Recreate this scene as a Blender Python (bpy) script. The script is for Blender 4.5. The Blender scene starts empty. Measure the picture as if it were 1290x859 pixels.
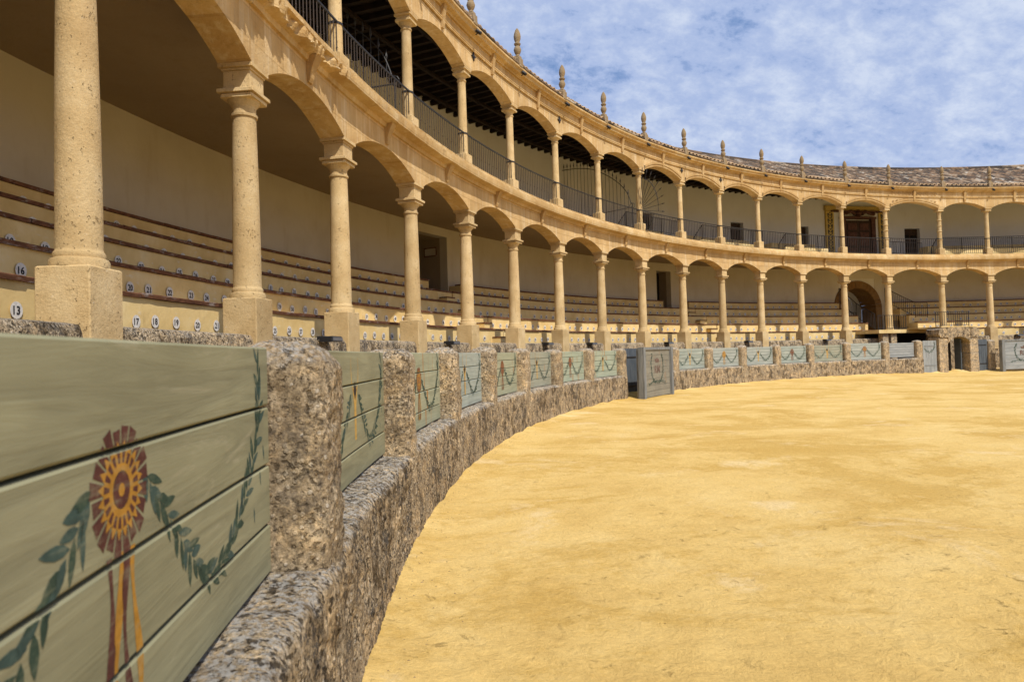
import bpy, math, random
from mathutils import Vector, Matrix, noise
random.seed(7)
R = math.radians
scene = bpy.context.scene
COL = scene.collection
# ------------------------------------------------------------------ camera
CAM_XY, CAM_Z = -31.747, 1.55
yaw, pit, rol = 0.17388, 0.02092, -0.02789
fw = Vector((math.sin(yaw), math.cos(yaw), 0)); rt = Vector((math.cos(yaw), -math.sin(yaw), 0)); up = Vector((0, 0, 1))
fwd = fw*math.cos(pit) + up*math.sin(pit); upv = -fw*math.sin(pit) + up*math.cos(pit)
cx = rt*math.cos(rol) + upv*math.sin(rol); cy = -rt*math.sin(rol) + upv*math.cos(rol); cz = -fwd
cd = bpy.data.cameras.new('camera'); cam = bpy.data.objects.new('camera', cd); COL.objects.link(cam)
cam.matrix_world = Matrix(((cx.x, cy.x, cz.x, CAM_XY), (cx.y, cy.y, cz.y, 0), (cx.z, cy.z, cz.z, CAM_Z), (0, 0, 0, 1)))
cd.sensor_width = 36; cd.sensor_fit = 'HORIZONTAL'; cd.lens = 23.58; cd.clip_start = 0.02; cd.clip_end = 3000
cd.dof.use_dof = True; cd.dof.focus_distance = 22; cd.dof.aperture_fstop = 5.0
scene.camera = cam
# ------------------------------------------------------------------ light
SUN_AZ, SUN_EL = -67.0, 53.5          # direction towards the sun, degrees from +x
w = bpy.data.worlds.new('World'); scene.world = w; w.use_nodes = True
wn, wl = w.node_tree.nodes, w.node_tree.links
wn.clear()
def WN(t, **k):
    n = wn.new(t)
    for a, b in k.items(): setattr(n, a, b)
    return n
sky = WN('ShaderNodeTexSky', sky_type='NISHITA', sun_disc=False)
sky.sun_elevation = R(SUN_EL); sky.sun_rotation = R(90 - SUN_AZ); sky.air_density = 1.0; sky.dust_density = 0.6; sky.ozone_density = 2.5
tc = WN('ShaderNodeTexCoord'); sep = WN('ShaderNodeSeparateXYZ'); wl.new(tc.outputs['Generated'], sep.inputs[0])
def WM(op, a, b=None):
    n = WN('ShaderNodeMath', operation=op)
    for i, v in enumerate((a, b)):
        if v is None: continue
        if isinstance(v, (int, float)): n.inputs[i].default_value = v
        else: wl.new(v, n.inputs[i])
    return n.outputs[0]
zz = WM('ADD', WM('MAXIMUM', sep.outputs[2], 0.0), 0.5)
px = WM('DIVIDE', sep.outputs[0], zz); py = WM('DIVIDE', sep.outputs[1], zz)
comb = WN('ShaderNodeCombineXYZ'); wl.new(px, comb.inputs[0]); wl.new(py, comb.inputs[1])
def WNoise(scale, det, rough, off=0.0, dist=0.0):
    m = WN('ShaderNodeMapping'); m.inputs['Location'].default_value = (off, off*1.7, off*.3); m.inputs['Scale'].default_value = (scale*1.0, scale*1.25, 1)
    wl.new(comb.outputs[0], m.inputs[0])
    n = WN('ShaderNodeTexNoise'); n.inputs['Scale'].default_value = 1.0; n.inputs['Detail'].default_value = det; n.inputs['Roughness'].default_value = rough; n.inputs['Distortion'].default_value = dist
    wl.new(m.outputs[0], n.inputs['Vector']); return n.outputs['Fac']
def WRamp(v, stops):
    r = WN('ShaderNodeValToRGB'); e = r.color_ramp.elements
    while len(e) < len(stops): e.new(.5)
    for s, (p, c) in zip(e, stops): s.position = p; s.color = (c[0], c[1], c[2], 1)
    wl.new(v, r.inputs[0]); return r.outputs[0]
n1 = WNoise(2.4, 10, .62, 3.1, 0); n2 = WNoise(17.0, 11, .66, 8.3, .1); n3 = WNoise(1.1, 4, .5, 1.0)
cov = WM('ADD', WM('ADD', WM('MULTIPLY', n1, .42), WM('MULTIPLY', n2, .42)), WM('MULTIPLY', n3, .26))
fac = WRamp(cov, [(.445, (0, 0, 0)), (.545, (1, 1, 1))])
shade = WRamp(WM('ADD', WM('MULTIPLY', n2, .6), WM('MULTIPLY', n1, .5)), [(.40, (4.7, 6.2, 10.0)), (.53, (6.3, 7.6, 10.9)), (.67, (9.3, 10.3, 12.4))])
mix = WN('ShaderNodeMixRGB'); wl.new(WM('MULTIPLY', fac, .86), mix.inputs[0])
blue = WN('ShaderNodeMixRGB'); blue.inputs[0].default_value = .65; wl.new(sky.outputs[0], blue.inputs[1]); blue.inputs[2].default_value = (2.3, 4.3, 8.8, 1)
wl.new(blue.outputs[0], mix.inputs[1]); wl.new(shade, mix.inputs[2])
bg = WN('ShaderNodeBackground'); bg.inputs['Strength'].default_value = 0.068; wl.new(mix.outputs[0], bg.inputs[0])
wo = WN('ShaderNodeOutputWorld'); wl.new(bg.outputs[0], wo.inputs[0])
ld = bpy.data.lights.new('sun', 'SUN'); ld.energy = 4.25; ld.angle = R(0.6); ld.color = (1, .94, .84)
sun = bpy.data.objects.new('sun', ld); COL.objects.link(sun)
sdir = Vector((math.cos(R(SUN_EL))*math.cos(R(SUN_AZ)), math.cos(R(SUN_EL))*math.sin(R(SUN_AZ)), math.sin(R(SUN_EL))))
sun.rotation_euler = sdir.to_track_quat('Z', 'Y').to_euler(); sun.location = (0, 0, 40)
scene.view_settings.view_transform = 'Standard'; scene.view_settings.look = 'None'; scene.view_settings.gamma = 1; scene.view_settings.exposure = 0.15
scene.render.engine = 'CYCLES'; scene.cycles.use_denoising = True
scene.cycles.max_bounces = 8; scene.cycles.diffuse_bounces = 5

# ------------------------------------------------------------------ materials
class NT:
    def __init__(s, name, rough=.85, spec=.25):
        s.m = bpy.data.materials.new(name); s.m.use_nodes = True
        s.n, s.l = s.m.node_tree.nodes, s.m.node_tree.links
        s.b = s.n['Principled BSDF']; s.b.inputs['Roughness'].default_value = rough
        s.b.inputs['Specular IOR Level'].default_value = spec
        s.tc = s.n.new('ShaderNodeTexCoord')
    def obj(s): return s.tc.outputs['Object']
    def uv(s): return s.tc.outputs['UV']
    def geo(s): return s.n.new('ShaderNodeNewGeometry')
    def map(s, v, scale=(1, 1, 1), loc=(0, 0, 0)):
        m = s.n.new('ShaderNodeMapping'); m.inputs['Scale'].default_value = scale; m.inputs['Location'].default_value = loc
        s.l.new(v, m.inputs[0]); return m.outputs[0]
    def rnd(s, v, amt=50):   # offset the pattern per object so copies differ
        oi = s.n.new('ShaderNodeObjectInfo'); mu = s.n.new('ShaderNodeVectorMath'); mu.operation = 'SCALE'; mu.inputs['Scale'].default_value = amt
        cb = s.n.new('ShaderNodeCombineXYZ')
        for i in range(3): s.l.new(oi.outputs['Random'], cb.inputs[i])
        s.l.new(cb.outputs[0], mu.inputs[0]); ad = s.n.new('ShaderNodeVectorMath'); ad.operation = 'ADD'
        s.l.new(v, ad.inputs[0]); s.l.new(mu.outputs[0], ad.inputs[1]); return ad.outputs[0]
    def noise(s, v, scale=5, det=5, rough=.55, dist=0):
        n = s.n.new('ShaderNodeTexNoise'); n.inputs['Scale'].default_value = scale; n.inputs['Detail'].default_value = det
        n.inputs['Roughness'].default_value = rough; n.inputs['Distortion'].default_value = dist
        s.l.new(v, n.inputs['Vector']); return n.outputs['Fac']
    def vor(s, v, scale=10, out='Distance', feature='F1', rnd=1):
        n = s.n.new('ShaderNodeTexVoronoi'); n.feature = feature; n.inputs['Scale'].default_value = scale; n.inputs['Randomness'].default_value = rnd
        s.l.new(v, n.inputs['Vector']); return n.outputs[out]
    def ramp(s, v, stops, interp='LINEAR'):
        r = s.n.new('ShaderNodeValToRGB'); e = r.color_ramp.elements; r.color_ramp.interpolation = interp
        while len(e) < len(stops): e.new(.5)
        for q, (p, c) in zip(e, stops):
            q.position = p; q.color = (c, c, c, 1) if isinstance(c, (int, float)) else (c[0], c[1], c[2], 1)
        s.l.new(v, r.inputs[0]); return r.outputs[0]
    def math(s, op, a, b=None, clamp=False):
        n = s.n.new('ShaderNodeMath'); n.operation = op; n.use_clamp = clamp
        for i, v in enumerate((a, b)):
            if v is None: continue
            if isinstance(v, (int, float)): n.inputs[i].default_value = v
            else: s.l.new(v, n.inputs[i])
        return n.outputs[0]
    def mix(s, f, a, b, mode='MIX'):
        n = s.n.new('ShaderNodeMixRGB'); n.blend_type = mode
        for i, v in enumerate((f, a, b)):
            if isinstance(v, (int, float)): n.inputs[i].default_value = v if i == 0 else (v, v, v, 1)
            elif isinstance(v, tuple): n.inputs[i].default_value = (*v, 1)
            else: s.l.new(v, n.inputs[i])
        return n.outputs[0]
    def sep(s, v):
        n = s.n.new('ShaderNodeSeparateXYZ'); s.l.new(v, n.inputs[0]); return n.outputs
    def color(s, c):
        if isinstance(c, tuple): s.b.inputs['Base Color'].default_value = (*c, 1)
        else: s.l.new(c, s.b.inputs['Base Color'])
        return s
    def bump(s, h, dist=.01, strength=1):
        n = s.n.new('ShaderNodeBump'); n.inputs['Distance'].default_value = dist; n.inputs['Strength'].default_value = strength
        s.l.new(h, n.inputs['Height']); s.l.new(n.outputs[0], s.b.inputs['Normal']); return s

def mat_facade(name, tint=(1, 1, 1), streak=1.0):
    t = NT(name, .9, .15); o = t.obj()
    def T(c): return tuple(a*b for a, b in zip(c, tint))
    base = t.ramp(t.noise(o, 1.3, 6, .6), [(.3, T((.50, .315, .130))), (.55, T((.62, .425, .200))), (.75, T((.72, .54, .30)))])
    st = t.noise(t.map(o, (7, 7, .55)), 1, 5, .6)
    c = t.mix(t.ramp(st, [(.5, 0), (.72, .55*streak)]), base, T((.78, .66, .46)))
    st2 = t.noise(t.map(o, (9, 9, .8), (4, 2, 9)), 1, 5, .65)
    c = t.mix(t.ramp(st2, [(.55, 0), (.78, .55*streak)]), c, T((.30, .175, .065)))
    br = t.n.new('ShaderNodeTexBrick'); t.l.new(t.uv(), br.inputs['Vector'])
    br.inputs['Scale'].default_value = 1; br.inputs['Mortar Size'].default_value = .006; br.inputs['Brick Width'].default_value = .83; br.inputs['Row Height'].default_value = .42
    br.inputs['Color1'].default_value = (.70, .69, .67, 1); br.inputs['Color2'].default_value = (1, 1, 1, 1); br.inputs['Mortar'].default_value = (.62, .55, .45, 1)
    c = t.mix(.55, c, t.mix(1, c, br.outputs['Color'], 'MULTIPLY'))
    pit = t.vor(o, 24); spots = t.ramp(t.math('ADD', pit, t.math('MULTIPLY', t.noise(o, 6, 3), .5)), [(.28, 1), (.36, 0)])
    c = t.mix(t.math('MULTIPLY', spots, .45), c, T((.24, .14, .06)))
    h = t.math('ADD', t.math('MULTIPLY', t.noise(o, 14, 8, .7), 1.2), t.math('ADD', t.math('MULTIPLY', spots, -.8), t.math('MULTIPLY', br.outputs['Fac'], -.7)))
    t.color(c).bump(h, .022, .8); return t.m
def mat_column():
    t = NT('column_sandstone', .88, .2); o = t.rnd(t.obj())
    base = t.ramp(t.noise(o, 2.2, 6, .6), [(.3, (.50, .35, .165)), (.5, (.60, .44, .225)), (.72, (.70, .545, .31))])
    g = t.noise(o, 55, 3, .6); c = t.mix(.35, base, t.mix(1, base, t.ramp(g, [(.35, .68), (.65, 1.15)]), 'MULTIPLY'))
    pits = t.ramp(t.math('ADD', t.noise(t.map(o, (1, 1, .6)), 34, 3, .55), t.math('MULTIPLY', t.noise(o, 5, 3), .35)), [(.83, 0), (.89, 1)])
    c = t.mix(t.math('MULTIPLY', pits, .38), c, (.27, .165, .07))
    lt = t.ramp(t.noise(t.map(o, (1, 1, 1), (9, 3, 4)), 17, 4, .7), [(.64, 0), (.72, .5)]); c = t.mix(lt, c, (.78, .66, .48)); oi = t.n.new('ShaderNodeObjectInfo')
    c = t.mix(1, c, t.ramp(oi.outputs['Random'], [(0, (.84, .83, .82)), (.5, (.98, .97, .95)), (1, (1.06, 1.06, 1.08))]), 'MULTIPLY')
    c = t.mix(t.ramp(t.noise(t.map(o, (4, 4, .5), (1, 1, 1)), 1, 5, .6), [(.55, 0), (.75, .4)]), c, (.36, .235, .12))
    h = t.math('ADD', t.math('MULTIPLY', t.noise(o, 30, 6, .7), .8), t.math('MULTIPLY', pits, -1.3)); t.color(c).bump(h, .012, .9); return t.m
def mat_rough(name='rough_conglomerate', tint=1.0, lichen=1.0, pitmix=.85, lo=.34):
    t = NT(name, .95, .1); o = t.rnd(t.obj(), 30); g = t.geo(); nz = t.sep(g.outputs['Normal'])[2]
    T = lambda c: tuple(x*tint for x in c)
    base = t.ramp(t.noise(o, 6, 8, .68), [(.3, T((.33, .245, .15))), (.5, T((.48, .37, .235))), (.7, T((.63, .515, .36)))])
    sp = t.noise(o, 48, 7, .76); c = t.mix(.95, base, t.mix(1, base, t.ramp(sp, [(.36, lo), (.5, .97), (.63, 1.5)]), 'MULTIPLY'))
    pc = t.vor(t.map(o, (1, 1, 1), (3, 3, 3)), 36, 'Color'); pd = t.vor(t.map(o, (1, 1, 1), (3, 3, 3)), 36)
    peb = t.math('MULTIPLY', t.ramp(t.sep(pc)[0], [(.55, 0), (.6, 1)]), t.ramp(t.math('ADD', pd, t.math('MULTIPLY', t.noise(o, 70, 3), .3)), [(.42, 1), (.54, 0)]))
    c = t.mix(t.math('MULTIPLY', peb, .8), c, t.ramp(t.sep(pc)[1], [(0, T((.42, .29, .15))), (.5, T((.66, .54, .38))), (1, T((.78, .70, .58)))]))
    dk = t.math('ADD', t.math('MULTIPLY', t.noise(o, 3.4, 4, .6), .36), t.math('MULTIPLY', t.noise(o, 34, 7, .8), .66))
    mb_ = t.math('ADD', t.math('MULTIPLY', t.noise(t.map(o, (1, 1, .7), (4, 9, 2)), 7.5, 6, .72), .7), t.math('MULTIPLY', t.noise(o, 1.4, 3), .3))
    mbl = t.ramp(mb_, [(.505, 0), (.56, .85*lichen)]); c = t.mix(mbl, c, t.mix(1, c, (.24, .22, .20), 'MULTIPLY'))
    stn = t.ramp(t.noise(t.map(o, (7, 7, 1.1), (2, 2, 2)), 1, 5, .65), [(.52, 0), (.66, .6*lichen)]); c = t.mix(stn, c, t.mix(1, c, (.36, .33, .30), 'MULTIPLY'))
    lgt = t.ramp(t.noise(t.map(o, (1, 1, 1), (8, 4, 1)), 6, 6, .7), [(.50, 0), (.60, .75)]); c = t.mix(lgt, c, t.mix(1, c, (1.6, 1.5, 1.32), 'MULTIPLY'))
    lich = t.ramp(dk, [(.535, 0), (.575, .88*lichen)]); up_ = t.ramp(nz, [(.30, 1), (.8, .45)]); lich = t.math('MULTIPLY', lich, up_); c = t.mix(lich, c, t.ramp(t.noise(o, 90, 3, .6), [(.35, (.035, .032, .03)), (.7, (.15, .14, .13))]))
    up = t.ramp(nz, [(.30, 0), (.8, 1)])
    gr = t.math('MULTIPLY', up, t.ramp(t.noise(t.map(o, (1, 1, 1), (5, 2, 8)), 34, 8, .8), [(.475, 0), (.55, .85)])); c = t.mix(gr, c, (.57, .545, .50))
    gr2 = t.math('MULTIPLY', up, t.ramp(t.noise(t.map(o, (1, 1, 1), (7, 1, 5)), 46, 8, .8), [(.55, 0), (.60, .85)])); c = t.mix(gr2, c, (.07, .066, .062))
    pits = t.ramp(t.math('ADD', t.noise(t.map(o, (1, 1, 1), (1, 5, 2)), 38, 4, .6), t.math('MULTIPLY', t.noise(o, 6, 3), .25)), [(.685, 0), (.75, 1)])
    c = t.mix(t.math('MULTIPLY', pits, pitmix), c, (.05, .036, .022))
    h = t.math('ADD', t.math('ADD', t.math('MULTIPLY', peb, .5), t.math('MULTIPLY', lich, -.12)), t.math('ADD', t.math('MULTIPLY', t.noise(o, 30, 10, .8), 1.4), t.math('MULTIPLY', pits, -1.3)))
    t.color(c).bump(h, .022, 1); return t.m
def mat_plaster(name, col, dirt=.12):
    t = NT(name, .93, .1); o = t.obj(); n = t.noise(o, .7, 6, .6)
    c = t.mix(t.ramp(n, [(.42, 0), (.75, dirt*2.5)]), col, tuple(a*b for a, b in zip(col, (.72, .66, .55))))
    c = t.mix(t.ramp(t.noise(t.map(o, (3, 3, .6)), 1, 5, .6), [(.56, 0), (.8, dirt*2)]), c, tuple(a*b for a, b in zip(col, (.68, .58, .42))))
    t.color(c).bump(t.noise(o, 7, 6, .6), .012, .6); return t.m
def mat_seat():
    t = NT('ochre_seat_paint', .8, .2); o = t.obj()
    c = t.ramp(t.noise(o, 1.6, 6, .6), [(.3, (.62, .435, .170)), (.55, (.74, .55, .25)), (.75, (.80, .645, .36))])
    c = t.mix(t.ramp(t.noise(t.map(o, (4, 4, 9)), 1, 5, .65), [(.62, 0), (.7, .45)]), c, (.74, .68, .55))
    c = t.mix(t.ramp(t.noise(t.map(o, (5, 5, 1.2), (2, 7, 1)), 1, 5, .65), [(.6, 0), (.78, .5)]), c, (.42, .27, .10))
    t.color(c).bump(t.noise(o, 9, 6, .6), .012, .5); return t.m
def mat_wood(name, cols, scale=(2, 2, 22), rough=.8, wear=None, weart=(.62, .7), uvmode=False, bump=.004):
    t = NT(name, rough, .25); v = t.rnd(t.uv() if uvmode else t.obj(), 20)
    gmap = t.map(v, scale); gr = t.noise(gmap, 1, 6, .6, .6)
    c = t.ramp(gr, [(.28, cols[0]), (.5, cols[1]), (.72, cols[2])])
    if wear: c = t.mix(t.ramp(t.noise(t.map(v, tuple(a*.35 for a in scale)), 1.3, 7, .7), [(weart[0], 0), (weart[1], .85)]), c, wear)
    t.color(c).bump(gr, bump, .7); return t.m
def mat_panel(name, a, b, wear, rust=0.0, weart=(.58, .72)):
    t = NT(name, .7, .25); v = t.rnd(t.uv(), 20)
    gr = t.noise(t.map(v, (1.1, 15, 1)), 1, 7, .62, 1.1); big = t.noise(t.map(v, (1.6, 2.2, 1)), 1, 4, .55)
    c = t.mix(t.ramp(big, [(.35, 0), (.68, 1)]), a, b)
    c = t.mix(.5, c, t.mix(1, c, t.ramp(gr, [(.3, .55), (.6, 1.15)]), 'MULTIPLY'))
    kn = t.vor(t.map(v, (1.7, 5.5, 1)), 1.0); c = t.mix(t.ramp(kn, [(.05, .55), (.16, 0)]), c, tuple(x*1.55 for x in a))
    c = t.mix(t.ramp(t.noise(t.map(v, (2.2, 13, 1), (5, 5, 0)), 1, 7, .72, .8), [(weart[0], 0), (weart[1], .7)]), c, wear)
    if rust:
        u = t.noise(t.map(v, (7, .5, 1), (3, 1, 0)), 1, 3, .5); c = t.mix(t.ramp(u, [(.60, 0), (.68, rust)]), c, (.34, .15, .035))
    t.color(c).bump(t.math('ADD', gr, t.math('MULTIPLY', big, .3)), .004, .8); return t.m
def mat_plain(name, c, rough=.7, spec=.3, var=.15, scale=8, metal=0):
    t = NT(name, rough, spec); n = t.noise(t.obj(), scale, 5, .6); t.b.inputs['Metallic'].default_value = metal
    t.color(t.ramp(n, [(.3, tuple(x*(1-var) for x in c)), (.7, tuple(min(1, x*(1+var)) for x in c))])).bump(n, .004, .4); return t.m
def mat_paint(name, c, under=(.25, .245, .155), wear=.5):
    t = NT(name, .75, .2); o = t.obj(); st = t.noise(t.map(o, (4, 4, 60)), 1, 6, .7); bl = t.noise(o, 22, 5, .7)
    k = t.math('ADD', t.math('MULTIPLY', st, .6), t.math('MULTIPLY', bl, .5))
    cc = t.ramp(bl, [(.3, tuple(x*.72 for x in c)), (.7, tuple(x*1.3 for x in c))])
    t.color(t.mix(t.ramp(k, [(.54, 0), (.70, wear)]), cc, under)).bump(st, .002, .5); return t.m
def mat_sand():
    t = NT('arena_sand', .97, .05); o = t.obj()
    mid = t.noise(o, .9, 8, .66, .3); fine = t.noise(o, 30, 6, .75); gr = t.noise(o, 230, 2, .6); grit = t.noise(o, 6.5, 9, .8)
    c = t.ramp(mid, [(.28, (.58, .375, .118)), (.5, (.69, .475, .168)), (.74, (.75, .55, .230))])
    big = t.math('ADD', t.math('MULTIPLY', t.noise(t.map(o, (.30, .42, 1), (1.5, 4, 0)), 1, 8, .68, .7), .75), t.math('MULTIPLY', grit, .25))
    c = t.mix(t.ramp(big, [(.495, 0), (.55, .55), (.7, .8)]), c, (.515, .315, .075))
    c = t.mix(t.ramp(t.noise(t.map(o, (.7, .7, 1), (3, 8, 0)), 1, 8, .72, .5), [(.57, 0), (.66, .55)]), c, (.79, .62, .35))
    sc = t.math('MULTIPLY', t.ramp(t.noise(t.map(o, (1, 1, 1), (6, 1, 0)), 5, 8, .8, .8), [(.60, 0), (.66, 1)]), t.ramp(t.noise(o, .8, 3), [(.42, 0), (.56, 1)]))
    c = t.mix(t.math('MULTIPLY', sc, .45), c, (.40, .235, .07))
    c = t.mix(.6, c, t.mix(1, c, t.ramp(fine, [(.3, .78), (.7, 1.18)]), 'MULTIPLY'))
    c = t.mix(.5, c, t.mix(1, c, t.ramp(gr, [(.3, .70), (.7, 1.22)]), 'MULTIPLY'))
    dk = t.ramp(t.math('ADD', t.vor(o, 9), t.math('MULTIPLY', t.noise(o, 1.7, 3), .4)), [(.20, 1), (.225, 0)]); c = t.mix(t.math('MULTIPLY', dk, .6), c, (.22, .125, .045))
    foot = t.noise(t.map(o, (1, 1, 1), (2, 2, 0)), 7, 8, .74, .6)
    h = t.math('ADD', t.math('MULTIPLY', foot, 2.0), t.math('ADD', t.math('MULTIPLY', fine, .6), t.math('ADD', t.math('MULTIPLY', gr, .18), t.math('MULTIPLY', sc, -.5))))
    t.color(c).bump(h, .022, .8); return t.m
def mat_tiles():
    t = NT('clay_roof_tiles', .9, .15)
    uvs = t.sep(t.uv()); cu = t.math('FLOOR', uvs[0]); cv = t.math('FLOOR', uvs[1])
    cb = t.n.new('ShaderNodeCombineXYZ'); t.l.new(cu, cb.inputs[0]); t.l.new(cv, cb.inputs[1])
    wnz = t.n.new('ShaderNodeTexWhiteNoise'); wnz.noise_dimensions = '2D'; t.l.new(cb.outputs[0], wnz.inputs['Vector'])
    c = t.ramp(wnz.outputs['Value'], [(0, (.045, .036, .03)), (.3, (.11, .075, .05)), (.55, (.20, .125, .075)), (.78, (.28, .185, .115)), (.93, (.38, .29, .20)), (1, (.48, .43, .36))])
    o = t.obj(); c = t.mix(t.ramp(t.noise(o, 1.6, 6, .7), [(.44, 0), (.60, .8)]), c, (.06, .052, .045))
    c = t.mix(t.ramp(t.noise(o, 9, 5, .7), [(.6, 0), (.68, .6)]), c, (.45, .42, .36))
    t.color(c).bump(t.noise(o, 25, 5), .01, .5); return t.m

M = dict(
 facade=mat_facade('sandstone_facade'), cornice=mat_facade('sandstone_cornice', (.97, .97, .95), .7), column=mat_column(), rough=mat_rough(), post=mat_rough('rough_post_stone', 1.0, .5, .6, .45),
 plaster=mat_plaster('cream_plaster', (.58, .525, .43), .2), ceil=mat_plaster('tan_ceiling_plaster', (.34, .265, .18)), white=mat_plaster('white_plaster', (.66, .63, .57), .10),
 seat=mat_seat(), nosing=mat_wood('seat_edge_wood', [(.06, .026, .014), (.15, .062, .03), (.26, .125, .065)], (9, 9, 30), wear=(.40, .36, .32), weart=(.55, .68)),
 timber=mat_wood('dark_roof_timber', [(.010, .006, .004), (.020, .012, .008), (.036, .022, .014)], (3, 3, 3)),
 greywood=mat_wood('weathered_grey_wood', [(.11, .115, .115), (.19, .195, .19), (.28, .28, .265)], (14, 14, 1.4), wear=(.32, .30, .26)),
 bleached=mat_panel('bleached_grey_boards', (.25, .265, .265), (.32, .33, .32), (.43, .41, .36)),
 oldboards=mat_panel('worn_grey_brown_boards', (.20, .185, .145), (.26, .24, .185), (.38, .335, .25), .3),
 slate=mat_panel('slate_grey_paint', (.075, .09, .105), (.11, .125, .14), (.2, .2, .2), 0, (.66, .8)),
 iron=mat_plain('black_iron', (.022, .021, .022), .55, .4), rustiron=mat_plain('rusty_iron', (.05, .035, .028), .7, .3),
 black=mat_plain('black_housing', (.015, .015, .017), .5, .4), lens=mat_plain('lamp_glass', (.12, .13, .15), .15, .6),
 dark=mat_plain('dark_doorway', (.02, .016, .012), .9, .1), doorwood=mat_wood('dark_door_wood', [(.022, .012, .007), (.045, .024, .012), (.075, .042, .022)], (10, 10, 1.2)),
 sand=mat_sand(), tiles=mat_tiles(), path=mat_plain('packed_earth_path', (.50, .35, .16), .95, .05, .2, 3),
 disc=mat_paint('white_number_paint', (.68, .65, .60), (.58, .42, .2), .32), digit=mat_plain('black_digit_paint', (.03, .028, .03), .8, .2),
 leaf=mat_paint('green_leaf_paint', (.032, .060, .042)), leafb=mat_paint('blue_green_leaf_paint', (.045, .080, .070)), maroon=mat_paint('maroon_paint', (.090, .030, .024)), yellow=mat_paint('ochre_paint', (.40, .20, .028)), faded=mat_paint('faded_maroon_paint', (.13, .075, .06), (.3, .27, .21), .8),
 rustp=mat_paint('rust_red_paint', (.22, .085, .035)), horn=mat_paint('pale_ochre_paint', (.50, .30, .07)), headp=mat_plain('black_brown_paint', (.03, .022, .02), .7, .2),
 azul=mat_plain('ochre_tile', (.50, .33, .07), .5, .4, .2, 20), azulb=mat_plain('dark_tile_ornament', (.035, .05, .055), .5, .4), darkstone=mat_facade('dark_portal_stone', (.42, .36, .30), .6), redwood=mat_wood('reddish_carved_wood', [(.05, .02, .011), (.09, .036, .019), (.14, .062, .032)], (6, 6, 6)),
 ashlar=mat_rough('pale_rough_blocks', 1.12, .35), marble=mat_plain('pale_step_stone', (.55, .52, .46), .8, .2), pebble=mat_plain('pebble', (.22, .15, .08), .9, .1, .4, 40))
PAN = [mat_panel('sage_green_boards', (.225, .215, .128), (.280, .268, .165), (.36, .33, .22)),
       mat_panel('pale_green_boards', (.29, .30, .20), (.34, .34, .23), (.44, .40, .29), .5),
       mat_panel('pale_blue_green_boards', (.28, .315, .275), (.35, .375, .32), (.44, .42, .35)),
       mat_panel('grey_green_boards', (.26, .27, .205), (.32, .315, .24), (.42, .38, .29), .35),
       mat_panel('mint_green_boards', (.30, .345, .255), (.36, .385, .285), (.46, .41, .29), .55),
       mat_panel('light_grey_blue_boards', (.30, .325, .29), (.36, .375, .33), (.45, .43, .37))]
PAN.append(mat_panel('rust_stained_boards', (.29, .30, .20), (.34, .34, .23), (.44, .38, .26), .9, (.6, .74)))
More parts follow.
